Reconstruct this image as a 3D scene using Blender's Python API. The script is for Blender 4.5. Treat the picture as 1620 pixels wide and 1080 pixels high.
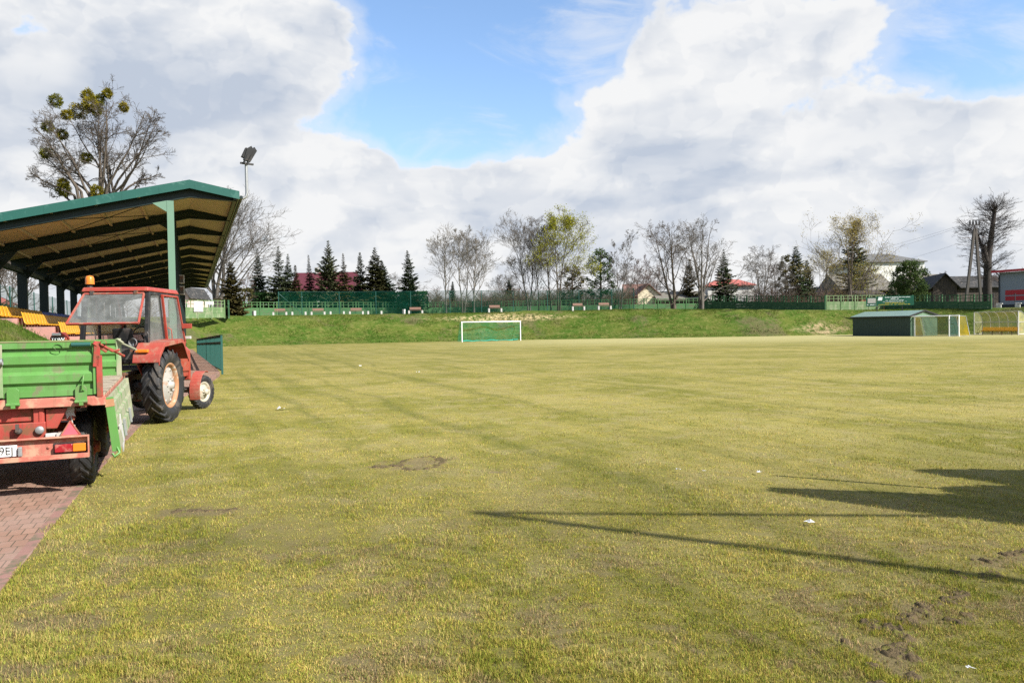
import bpy, bmesh, math, random
import numpy as np
from mathutils import Vector, Matrix

for o in list(bpy.data.objects):
    bpy.data.objects.remove(o)
SC = bpy.context.scene
COL = SC.collection
R = math.radians

# ------------------------------------------------------------------ camera
EYE = Vector((0.0, 0.0, 1.7))
FPX = 1215.0                       # focal length in pixels of the 1620 px wide photograph
PITCH, ROLL = R(1.155), R(0.95)
F_ = Vector((0, math.cos(PITCH), -math.sin(PITCH)))
R0 = Vector((1, 0, 0)); U0 = Vector((0, math.sin(PITCH), math.cos(PITCH)))
R_ = R0 * math.cos(ROLL) - U0 * math.sin(ROLL)
U_ = U0 * math.cos(ROLL) + R0 * math.sin(ROLL)
cam = bpy.data.cameras.new("camera"); camo = bpy.data.objects.new("camera", cam); COL.objects.link(camo)
cam.sensor_width = 36.0; cam.lens = 27.0; cam.clip_start = 0.05; cam.clip_end = 4000
camo.matrix_world = Matrix(((R_.x, U_.x, -F_.x, EYE.x), (R_.y, U_.y, -F_.y, EYE.y), (R_.z, U_.z, -F_.z, EYE.z), (0, 0, 0, 1)))
SC.camera = camo

def at(px, py, D):
    """world point at distance D (along +Y) seen in direction px,py of the photograph"""
    d = F_ + R_ * ((px - 810) / FPX) + U_ * ((540 - py) / FPX)
    return EYE + d * (D / d.y)
def gnd(px, py, z=0.0):
    d = F_ + R_ * ((px - 810) / FPX) + U_ * ((540 - py) / FPX)
    return EYE + d * ((z - EYE.z) / d.z)
AX = R(22.7)                       # the stand, the path and the pitch run 22.7 degrees left of the view
CA, SA = math.cos(AX), math.sin(AX)
def P(lat, s, z=0.0):
    return Vector((CA * lat - SA * s, SA * lat + CA * s, z))

# ------------------------------------------------------------------ light
SUN_AZ = math.atan2(0.868, -0.497); SUN_EL = R(38)
SC.view_settings.view_transform = 'Standard'; SC.view_settings.look = 'None'
SC.view_settings.exposure = 1.0; SC.view_settings.gamma = 1.0
sl = bpy.data.lights.new("sun", 'SUN'); sl.energy = 4.9; sl.angle = R(0.53); sl.color = (1.0, 0.955, 0.88)
so = bpy.data.objects.new("sun", sl); COL.objects.link(so)
sd = Vector((math.sin(SUN_AZ) * math.cos(SUN_EL), math.cos(SUN_AZ) * math.cos(SUN_EL), math.sin(SUN_EL)))
so.rotation_euler = sd.to_track_quat('Z', 'Y').to_euler(); so.location = (20, -20, 60)

class NT:
    def __init__(s, tree): s.t = tree; tree.nodes.clear()
    def n(s, ty, **kw):
        nd = s.t.nodes.new(ty)
        for k, v in kw.items(): setattr(nd, k, v)
        return nd
    def put(s, sock, v):
        if isinstance(v, (int, float)):
            if sock.type in ('RGBA',): sock.default_value = (v, v, v, 1)
            elif sock.type == 'VECTOR': sock.default_value = (v, v, v)
            else: sock.default_value = v
        elif isinstance(v, (tuple, list)):
            sock.default_value = (tuple(v) + (1,)) if (sock.type == 'RGBA' and len(v) == 3) else v
        else: s.t.links.new(v, sock)
    def m(s, op, a, b=0.0, c=0.0, clamp=False):
        nd = s.n('ShaderNodeMath', operation=op); nd.use_clamp = clamp
        s.put(nd.inputs[0], a); s.put(nd.inputs[1], b)
        if op in ('MULTIPLY_ADD', 'WRAP', 'COMPARE', 'SMOOTH_MIN', 'SMOOTH_MAX'): s.put(nd.inputs[2], c)
        return nd.outputs[0]
    def mix(s, f, a, b, mode='MIX'):
        nd = s.n('ShaderNodeMix', data_type='RGBA', blend_type=mode)
        s.put(nd.inputs[0], f); s.put(nd.inputs[6], a); s.put(nd.inputs[7], b); return nd.outputs[2]
    def noise(s, vec, scale, detail=4, rough=.55, dist=0.0, dim='3D'):
        nd = s.n('ShaderNodeTexNoise'); nd.noise_dimensions = dim
        s.put(nd.inputs['Scale'], scale); s.put(nd.inputs['Detail'], detail); s.put(nd.inputs['Roughness'], rough)
        s.put(nd.inputs['Distortion'], dist)
        if vec is not None: s.put(nd.inputs['Vector'], vec)
        return nd.outputs[0]
    def rng(s, v, a, b, c=0.0, d=1.0, smooth=True):
        nd = s.n('ShaderNodeMapRange'); nd.interpolation_type = 'SMOOTHSTEP' if smooth else 'LINEAR'; nd.clamp = True
        s.put(nd.inputs[0], v); s.put(nd.inputs[1], a); s.put(nd.inputs[2], b); s.put(nd.inputs[3], c); s.put(nd.inputs[4], d)
        return nd.outputs[0]
    def xyz(s, x, y, z=0.0):
        nd = s.n('ShaderNodeCombineXYZ'); s.put(nd.inputs[0], x); s.put(nd.inputs[1], y); s.put(nd.inputs[2], z); return nd.outputs[0]
    def sep(s, v):
        nd = s.n('ShaderNodeSeparateXYZ'); s.put(nd.inputs[0], v); return nd.outputs
    def vmul(s, v, k):
        nd = s.n('ShaderNodeVectorMath', operation='MULTIPLY'); s.put(nd.inputs[0], v); s.put(nd.inputs[1], k); return nd.outputs[0]
    def vadd(s, v, k):
        nd = s.n('ShaderNodeVectorMath', operation='ADD'); s.put(nd.inputs[0], v); s.put(nd.inputs[1], k); return nd.outputs[0]

# ------------------------------------------------------------------ sky: Nishita blue with procedural cumulus
W = bpy.data.worlds.new("World"); SC.world = W; W.use_nodes = True
nt = NT(W.node_tree)
sky = nt.n('ShaderNodeTexSky', sky_type='NISHITA'); sky.sun_disc = False
sky.sun_elevation = SUN_EL; sky.sun_rotation = SUN_AZ; sky.altitude = 200; sky.air_density = 1.0; sky.dust_density = 1.0; sky.ozone_density = 1.6
tc = nt.n('ShaderNodeTexCoord').outputs['Generated']
sx, sy, sz = nt.sep(tc)
U = nt.m('ARCTAN2', sx, sy); V = nt.m('ARCSINE', sz)
def uv_of(px, py):
    d = (F_ + R_ * ((px - 810) / FPX) + U_ * ((540 - py) / FPX)).normalized()
    return math.atan2(d.x, d.y), math.asin(d.z)
# billowy warp so that the outlines are lumpy
wv = nt.xyz(nt.m('MULTIPLY', U, 1.0), nt.m('MULTIPLY', V, 1.5), 3.1)
big = nt.noise(wv, 5.0, 6, .50, .25)
fin = nt.noise(nt.xyz(U, nt.m('MULTIPLY', V, 1.3), 8.7), 17.0, 8, .6, .1)
def puff(vec, scale, detail):
    nd = nt.n('ShaderNodeTexVoronoi'); nd.voronoi_dimensions = '2D'; nd.feature = 'F1'; nt.put(nd.inputs['Vector'], vec); nt.put(nd.inputs['Scale'], scale)
    nt.put(nd.inputs['Detail'], detail); nt.put(nd.inputs['Roughness'], .5); nt.put(nd.inputs['Lacunarity'], 2.2); return nd.outputs['Distance']
warpn = nt.noise(nt.xyz(U, V, 2.2), 9.0, 4, .55)
pv = nt.xyz(nt.m('ADD', U, nt.m('MULTIPLY', warpn, .10)), nt.m('ADD', nt.m('MULTIPLY', V, 1.25), nt.m('MULTIPLY', big, .12)), .7)
pf = puff(pv, 11.0, 3)
pfu = puff(nt.vadd(pv, (-.012, .022, 0)), 11.0, 2)
lum = nt.m('ADD', nt.m('MULTIPLY', nt.m('SUBTRACT', big, .5), 2.0), nt.m('MULTIPLY', nt.m('SUBTRACT', fin, .5), .9))
lum = nt.m('ADD', lum, nt.m('MULTIPLY', nt.m('SUBTRACT', .47, pf), .58))
def blob(px, py, rx, ry, amp):
    u, v = uv_of(px, py)
    a = nt.m('DIVIDE', nt.m('SUBTRACT', U, u), rx / FPX * .85)
    b = nt.m('DIVIDE', nt.m('SUBTRACT', V, v), ry / FPX * .95)
    d = nt.m('SQRT', nt.m('ADD', nt.m('MULTIPLY', a, a), nt.m('MULTIPLY', b, b)))
    return nt.rng(d, 0.35, 1.35, amp, 0.0)
field = nt.rng(V, uv_of(810, 190)[1], uv_of(810, 330)[1], 0.05, 1.15)       # band of cloud down to the horizon
for b_ in [(200, 80, 430, 150, 1.25), (470, 70, 190, 90, .6), (930, 190, 130, 90, .35), (30, 230, 330, 120, .7), (410, 235, 200, 70, .5), (1160, 190, 330, 170, .95), (1500, 250, 320, 120, .8), (1110, 25, 190, 90, .6), (1330, 40, 190, 60, .55),
           (620, 280, 130, 60, .55), (780, 300, 160, 55, .5)]:
    field = nt.m('ADD', field, blob(*b_))
for b_ in [(760, 110, 250, 165, .95), (690, 235, 75, 65, .4), (1570, 70, 230, 85, .55), (880, 30, 170, 90, .4), (640, 40, 120, 90, .3)]:
    field = nt.m('SUBTRACT', field, blob(*b_))
beh = nt.rng(nt.m('ABSOLUTE', U), 0.75, 1.2, 0.0, 0.42)                     # broken cloud all round
dens = nt.m('ADD', nt.m('ADD', field, beh), lum)
cover = nt.rng(dens, 0.24, 0.62)
thin = nt.rng(dens, -0.25, 0.45, 0.0, 0.42)
cover = nt.m('MAXIMUM', cover, thin)
wisp = nt.noise(nt.xyz(nt.m('ADD', nt.m('MULTIPLY', U, .8), nt.m('MULTIPLY', V, .5)), nt.m('MULTIPLY', V, 2.4), 9.4), 5.5, 7, .62, .6)
cover = nt.m('MAXIMUM', cover, nt.rng(wisp, .48, .74, 0.0, .55))
# shading: bases grey-blue, sunlit tops white
sh1 = nt.noise(nt.xyz(nt.m('ADD', U, .35), nt.m('MULTIPLY', V, 2.6), 1.3), 4.6, 4, .48, .25)
sh2 = nt.noise(nt.xyz(nt.m('SUBTRACT', U, .022), nt.m('MULTIPLY', nt.m('ADD', V, .03), 1.5), 3.1), 5.0, 6, .50, .25)
rel = nt.m('SUBTRACT', sh2, big)                                            # density above minus here: >0 = underside
gsh = nt.m('ADD', nt.rng(sh1, .44, .66, 0.0, .55), nt.rng(rel, -.05, .14, -.12, .42))
sh3 = nt.noise(nt.xyz(nt.m('ADD', U, 1.7), nt.m('MULTIPLY', V, 2.2), 5.3), 11.0, 5, .52, .3)
gsh = nt.m('ADD', gsh, nt.rng(sh3, .46, .76, 0.0, .14))
gsh = nt.m('ADD', gsh, nt.rng(nt.m('SUBTRACT', pf, pfu), -.05, .16, -.06, .12))
for b_ in [(230, 160, 420, 60, .5), (60, 200, 220, 60, .35), (420, 120, 250, 60, .12), (1100, 215, 140, 40, .2), (1420, 215, 170, 50, .25), (1300, 330, 500, 40, .12), (1000, 290, 260, 34, .18)]:
    gsh = nt.m('ADD', gsh, blob(*b_))
gsh = nt.m('MULTIPLY', nt.m('MULTIPLY', gsh, .92), nt.rng(dens, .35, .8), clamp=True)
cc = nt.mix(gsh, (6.1, 6.15, 6.2), (3.55, 4.0, 4.75))
blue = nt.mix(1.0, sky.outputs[0], (1.50, 1.60, 1.68), 'MULTIPLY')
hz = nt.rng(V, 0.0, 0.33, .45, 0.0)
blue = nt.mix(hz, blue, (3.6, 4.5, 5.6))
low = nt.rng(V, -.25, -.02, 0.15, 1.0)
allc = nt.mix(cover, blue, cc)
allc = nt.mix(1.0, allc, nt.xyz(low, low, low), 'MULTIPLY')
bg = nt.n('ShaderNodeBackground'); nt.put(bg.inputs[0], allc); bg.inputs[1].default_value = 0.075
nt.put(nt.n('ShaderNodeOutputWorld').inputs[0], bg.outputs[0])
SC.render.engine = 'CYCLES'
SC.cycles.use_denoising = False
try: SC.cycles.denoiser = 'OPENIMAGEDENOISE'
except Exception: pass
SC.cycles.max_bounces = 6; SC.cycles.transparent_max_bounces = 24; SC.cycles.caustics_reflective = False; SC.cycles.caustics_refractive = False
SC.cycles.use_adaptive_sampling = True; SC.cycles.adaptive_threshold = 0.01

# ------------------------------------------------------------------ object helpers
def tag(o, label=None, cat=None, group=None, kind=None):
    if label: o['label'] = label
    if cat: o['category'] = cat
    if group: o['group'] = group
    if kind: o['kind'] = kind
    return o
def empty(name, loc, rz=0.0, label=None, cat=None, group=None):
    o = bpy.data.objects.new(name, None); COL.objects.link(o); o.empty_display_size = .3
    o.location = loc; o.rotation_euler = (0, 0, rz)
    return tag(o, label, cat, group)
def copy_tree(o, parent=None):
    c = o.copy(); COL.objects.link(c); c.parent = parent
    for ch in o.children: copy_tree(ch, c)
    return c
def mesh_np(name, verts, faces, mat, parent=None, n=4, smooth=False, attr=None):
    """fast mesh: verts (N,3), faces (M,n)"""
    me = bpy.data.meshes.new(name)
    verts = np.asarray(verts, np.float32); faces = np.asarray(faces, np.int32)
    me.vertices.add(len(verts)); me.vertices.foreach_set('co', verts.ravel())
    me.loops.add(faces.size); me.loops.foreach_set('vertex_index', faces.ravel())
    me.polygons.add(len(faces)); me.polygons.foreach_set('loop_start', np.arange(0, faces.size, n, dtype=np.int32))
    if smooth: me.polygons.foreach_set('use_smooth', np.ones(len(faces), bool))
    me.update(calc_edges=True)
    if attr is not None:
        a = me.color_attributes.new('tint', 'FLOAT_COLOR', 'POINT'); a.data.foreach_set('color', np.asarray(attr, np.float32).ravel())
    me.materials.append(mat)
    o = bpy.data.objects.new(name, me); COL.objects.link(o); o.parent = parent
    return o
class MB:
    def __init__(s): s.v = []; s.f = []; s.mi = []; s.sm = []; s.M = None; s.cur = 0
    def add(s, vs, fs, smooth=False):
        b = len(s.v)
        for p in vs:
            p = Vector(p)
            s.v.append(tuple(s.M @ p) if s.M else tuple(p))
        for f in fs: s.f.append(tuple(b + i for i in f)); s.mi.append(s.cur); s.sm.append(smooth)
    def hexa(s, q):   # 8 points: bottom 4 ccw, top 4 ccw
        s.add(q, [(3, 2, 1, 0), (4, 5, 6, 7), (0, 1, 5, 4), (1, 2, 6, 5), (2, 3, 7, 6), (3, 0, 4, 7)])
    def box(s, x0, x1, y0, y1, z0, z1):
        s.hexa([(x0, y0, z0), (x1, y0, z0), (x1, y1, z0), (x0, y1, z0), (x0, y0, z1), (x1, y0, z1), (x1, y1, z1), (x0, y1, z1)])
    def bar(s, p0, p1, w, h, up=(0, 0, 1)):
        p0 = Vector(p0); p1 = Vector(p1); d = (p1 - p0).normalized(); u = Vector(up)
        if abs(d.dot(u)) > .98: u = Vector((0, 1, 0))
        a = d.cross(u).normalized() * (w / 2); b = a.cross(d).normalized() * (h / 2)
        s.hexa([p0 - a - b, p0 + a - b, p1 + a - b, p1 - a - b, p0 - a + b, p0 + a + b, p1 + a + b, p1 - a + b])
    def tube(s, pts, r, n=8, cap=True):
        pts = [Vector(p) for p in pts]; rs = r if isinstance(r, (list, tuple)) else [r] * len(pts)
        ring = []; ref = None
        for i, p in enumerate(pts):
            d = (pts[min(i + 1, len(pts) - 1)] - pts[max(i - 1, 0)]).normalized()
            if ref is None: ref = d.orthogonal().normalized()
            ref = (ref - d * ref.dot(d)).normalized(); b = d.cross(ref)
            ring += [p + (ref * math.cos(t) + b * math.sin(t)) * rs[i] for t in [2 * math.pi * k / n for k in range(n)]]
        fs = []
        for i in range(len(pts) - 1):
            for k in range(n):
                a = i * n + k; c = i * n + (k + 1) % n
                fs.append((a, c, c + n, a + n))
        s.add(ring, fs, True)
        if cap:
            L = len(ring); s.add(ring[:n], [tuple(range(n - 1, -1, -1))]); s.add(ring[L - n:], [tuple(range(n))])
    def lathe(s, prof, o=(0, 0, 0), axis='X', n=32, smooth=True):
        """prof: (along, radius) list, revolved about an axis through o"""
        o = Vector(o); vs = []
        for (a, r) in prof:
            for k in range(n):
                t = 2 * math.pi * k / n
                q = (a, r * math.cos(t), r * math.sin(t)) if axis == 'X' else ((r * math.cos(t), a, r * math.sin(t)) if axis == 'Y' else (r * math.cos(t), r * math.sin(t), a))
                vs.append(o + Vector(q))
        fs = [(i * n + k, i * n + (k + 1) % n, (i + 1) * n + (k + 1) % n, (i + 1) * n + k) for i in range(len(prof) - 1) for k in range(n)]
        s.add(vs, fs, smooth)
    def prism(s, poly, d):
        """polygon of 3-D points extruded by d"""
        d = Vector(d); poly = [Vector(p) for p in poly]; n = len(poly)
        s.add(poly + [p + d for p in poly], [tuple(range(n - 1, -1, -1)), tuple(range(n, 2 * n))] + [(i, (i + 1) % n, n + (i + 1) % n, n + i) for i in range(n)])
    def build(s, name, mats, parent=None, bevel=0.0, recalc=True):
        me = bpy.data.meshes.new(name); me.from_pydata(s.v, [], s.f)
        if not isinstance(mats, (list, tuple)): mats = [mats]
        for m in mats: me.materials.append(m)
        me.polygons.foreach_set('material_index', s.mi); me.polygons.foreach_set('use_smooth', s.sm); me.update()
        if recalc:
            bm = bmesh.new(); bm.from_mesh(me); bmesh.ops.recalc_face_normals(bm, faces=bm.faces); bm.to_mesh(me); bm.free()
        o = bpy.data.objects.new(name, me); COL.objects.link(o); o.parent = parent
        if bevel:
            b = o.modifiers.new('bevel', 'BEVEL'); b.width = bevel; b.segments = 2; b.limit_method = 'ANGLE'; b.angle_limit = R(40)
        return o
def part(parent, name, mats, fn, bevel=0.0, label=None):
    mb = MB(); fn(mb); o = mb.build(name, mats, parent, bevel)
    if label: o['label'] = label
    return o
def text(parent, name, body, size, mat, loc, rot, align='CENTER', ext=.002, sx=1.0):
    c = bpy.data.curves.new(name, 'FONT'); c.body = body; c.size = size; c.extrude = ext; c.align_x = align; c.align_y = 'CENTER'
    c.materials.append(mat); c.resolution_u = 4
    tmp = bpy.data.objects.new(name, c); COL.objects.link(tmp); bpy.context.view_layer.update()
    me = bpy.data.meshes.new_from_object(tmp.evaluated_get(bpy.context.evaluated_depsgraph_get())); bpy.data.objects.remove(tmp); bpy.data.curves.remove(c)
    o = bpy.data.objects.new(name, me); COL.objects.link(o); o.parent = parent; o.location = loc; o.rotation_euler = rot; o.scale = (sx, 1, 1)
    return o

# ------------------------------------------------------------------ materials
def newmat(name):
    m = bpy.data.materials.new(name); m.use_nodes = True
    return m, NT(m.node_tree)
def surf(t, col, rough=.6, metal=0.0, bumpv=None, bdist=.01, spec=.5, bstr=1.0):
    b = t.n('ShaderNodeBsdfPrincipled'); t.put(b.inputs['Base Color'], col); t.put(b.inputs['Roughness'], rough); t.put(b.inputs['Metallic'], metal)
    b.inputs['Specular IOR Level'].default_value = spec
    if bumpv is not None:
        bp = t.n('ShaderNodeBump'); t.put(bp.inputs['Height'], bumpv); bp.inputs['Distance'].default_value = bdist; bp.inputs['Strength'].default_value = bstr
        t.put(b.inputs['Normal'], bp.outputs[0])
    return b.outputs[0]
def out(t, sh): t.put(t.n('ShaderNodeOutputMaterial').inputs[0], sh)
def M(name, col, rough=.6, var=.14, scale=3.0, dirt=None, damt=.3, dscale=4.0, bump=0.0, bscale=25.0, metal=0.0, spec=.4, streak=1.0, runs=None, fade=None):
    m, t = newmat(name); co = t.n('ShaderNodeTexCoord').outputs['Object']
    n1 = t.noise(co, scale, 5, .6)
    c = t.mix(n1, tuple(x * (1 - var * 1.6) for x in col), tuple(min(1, x * (1 + var * 1.6)) for x in col))
    if fade:      # sun-bleached cloudy patches
        c = t.mix(t.rng(t.noise(co, 1.7, 6, .7, .6), .42, .72, 0, .6), c, fade)
    if runs:      # thin vertical rust runs and dust
        c = t.mix(t.rng(t.noise(t.vmul(co, (16, 16, 1.1)), 1.0, 5, .6), .55, .72, 0, .6), c, runs)
    if dirt:
        v = t.vmul(co, (1, 1, streak)); n2 = t.noise(v, dscale, 7, .65, .4)
        k = t.rng(n2, .62 - damt * .35, .74 - damt * .25)
        k2 = t.rng(t.noise(co, dscale * 6, 5, .7), .66, .72, 0, .75)
        k = t.m('MAXIMUM', k, k2); c = t.mix(k, c, dirt); rr = t.rng(k, 0, 1, rough, min(1, rough + .3))
    else: rr = rough
    bv = t.noise(co, bscale, 4, .6) if bump else None
    out(t, surf(t, c, rr, metal, bv, bump, spec)); return m
def thinmat(name, col, alpha, rough=.6, col2=None, scale=2.0, spec=.3, grid=None):
    """see-through film or netting: part surface, part transparent"""
    m, t = newmat(name); co = t.n('ShaderNodeTexCoord').outputs['Object']
    c = col if col2 is None else t.mix(t.rng(t.noise(co, scale, 4), .4, .6), col, col2)
    a = t.rng(t.noise(co, scale * 1.7, 4), .3, .7, alpha * .8, min(1, alpha * 1.2))
    d = surf(t, c, rough, spec=spec); tr = t.n('ShaderNodeBsdfTransparent').outputs[0]
    mx = t.n('ShaderNodeMixShader'); t.put(mx.inputs[0], a); t.put(mx.inputs[1], tr); t.put(mx.inputs[2], d); out(t, mx.outputs[0]); return m
RUST = (.16, .065, .03); MUD = (.13, .10, .07)
m_red = M('tractor red paint', (.30, .038, .024), .42, .12, 2.5, (.24, .10, .06), .25, 5, runs=(.16, .06, .035), fade=(.34, .085, .06))
m_redw = M('weathered red paint', (.30, .050, .034), .55, .16, 3, (.27, .13, .085), .4, 6, streak=.6, runs=(.17, .075, .045), fade=(.36, .12, .085))
m_trred = M('trailer chassis red', (.30, .036, .027), .5, .15, 3, RUST, .45, 7, runs=(.12, .055, .035), fade=(.32, .085, .06))
m_bumper = M('sun-faded red', (.36, .105, .075), .6, .14, 4, (.40, .24, .16), .45, 5, runs=(.22, .10, .06), fade=(.42, .19, .14))
m_green = M('trailer green paint', (.080, .215, .046), .45, .12, 3, (.13, .14, .07), .2, 6, streak=.5, runs=(.085, .13, .045), fade=(.125, .24, .085))
m_greenw = M('worn trailer green', (.13, .24, .085), .6, .2, 3, (.27, .27, .18), .75, 3.5, streak=.4)
m_tyre = M('tyre rubber', (.018, .018, .019), .62, .25, 6, (.07, .06, .05), .35, 4, bump=.002, bscale=60)
m_rim = M('rusted wheel rim', (.34, .17, .085), .6, .25, 6, (.42, .36, .28), .25, 5)
m_disc = M('silver wheel disc', (.32, .305, .275), .5, .15, 5, (.30, .16, .09), .3, 4)
m_cream = M('cream wheel disc', (.36, .33, .255), .5, .15, 5, (.25, .14, .08), .25, 4)
m_black = M('black painted steel', (.018, .019, .02), .5, .2, 5, (.06, .05, .045), .3, 5)
m_iron = M('oily grey iron', (.06, .055, .05), .55, .25, 8, RUST, .4, 6)
m_wood = M('grey bed planks', (.33, .27, .19), .8, .25, 2, (.16, .12, .08), .5, 5, bump=.004, streak=.2)
m_zinc = M('galvanised steel', (.30, .31, .31), .5, .1, 6, metal=.6)
m_paper = M('grubby paper', (.55, .55, .54), .7, .06, 8)
m_white = M('white paint', (.80, .80, .79), .5, .04, 5, (.55, .53, .48), .15, 4)
m_orange = M('amber plastic', (.62, .17, .015), .3, .08, 8, (.30, .12, .04), .3, 9)
m_lampred = M('red lamp lens', (.26, .012, .018), .2, .25, 30, (.34, .10, .08), .3, 12)
m_refl = M('red reflector', (.75, .10, .13), .35, .12, 12)
m_plate = M('white plate', (.82, .82, .80), .4, .02)
m_ink = M('black lettering', (.02, .02, .02), .5, .02)
m_teal = M('teal fascia sheet', (.013, .078, .062), .42, .10, 1.5, (.03, .11, .09), .2, 3)
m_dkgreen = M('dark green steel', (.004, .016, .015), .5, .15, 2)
m_pale = M('column green in painted sunlight', (.115, .205, .145), .5, .05, 2)  # paler copy for the near column, sunlight put into the colour
m_pink = M('pink concrete terrace', (.40, .20, .165), .85, .15, 2.5, (.30, .17, .15), .4, 4, bump=.004)
m_yel_shaded = M('yellow seat plastic', (.52, .265, .010), .42, .08, 3)  # seat yellow darkened, the roof's shade put into the colour
m_yel_sunlit = M('sunlit yellow seat plastic', (.74, .38, .012), .42, .08, 3)  # brighter copy of the seat yellow, sunlight painted in
m_blue = M('blue seat plastic', (.03, .07, .32), .42, .08, 3)
m_conc = M('pale concrete', (.42, .41, .385), .9, .1, 4, (.33, .31, .27), .3, 4, bump=.005)
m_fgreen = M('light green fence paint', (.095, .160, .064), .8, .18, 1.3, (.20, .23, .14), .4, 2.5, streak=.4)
m_fdark = M('fence green in painted shade', (.022, .075, .030), .8, .2, 1.3, (.08, .14, .07), .3, 2.5)  # darker copy of the fence green, shade painted into it
m_railp = M('teal railing paint', (.014, .075, .062), .45, .1, 3)
m_brown = M('brown bench plank', (.16, .085, .06), .75, .2, 4)
m_grey = M('grey cladding', (.21, .235, .27), .55, .05, 1)
m_dark = M('dark plinth', (.03, .034, .04), .7, .1, 2)
m_maroon = M('red stripe cladding', (.40, .022, .032), .5, .05, 1)
m_signg = M('green sign board', (.006, .090, .050), .5, .04, 1)
m_signy = M('yellow sign lettering', (.62, .50, .04), .5, .02)
m_signw = M('white sign lettering', (.80, .84, .82), .5, .02)
m_shed = M('shed green in painted shade', (.020, .042, .033), .55, .06, 1.2)  # long wall darkened, its shade put into the sheet colour
m_shedr = M('grey-green roof sheet', (.15, .22, .18), .5, .06, 1)
m_shedg = M('shed green in painted sunlight', (.12, .20, .13), .6, .06, 1)  # paler copy of the shed green, sunlight put into the gable
m_glass, t = newmat('dusty cab glass')
co = t.n('ShaderNodeTexCoord').outputs['Object']
dn = t.rng(t.noise(co, 6, 6, .65), .3, .75, .16, .34)
gl = surf(t, (.26, .27, .255), .2, spec=.6); tr = t.n('ShaderNodeBsdfTransparent').outputs[0]
mx = t.n('ShaderNodeMixShader'); t.put(mx.inputs[0], dn); t.put(mx.inputs[1], tr); t.put(mx.inputs[2], gl); out(t, mx.outputs[0])
m_poly = thinmat('yellowed polycarbonate', (.40, .40, .22), .50, .35, (.52, .48, .22), 1.2)
m_net = thinmat('green ball-stop netting', (.004, .034, .021), .40, .9, (.006, .048, .030), .6, 0.0)
m_goalnet = thinmat('green goal netting', (.03, .26, .15), .28, .9, None, 2, 0.0)
m_ynet = thinmat('yellow goal netting', (.38, .27, .02), .42, .9, (.30, .25, .06), 1, 0.0)
m_bnet = thinmat('grey-green goal netting', (.08, .17, .16), .42, .9, None, 1, 0.0)
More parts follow.
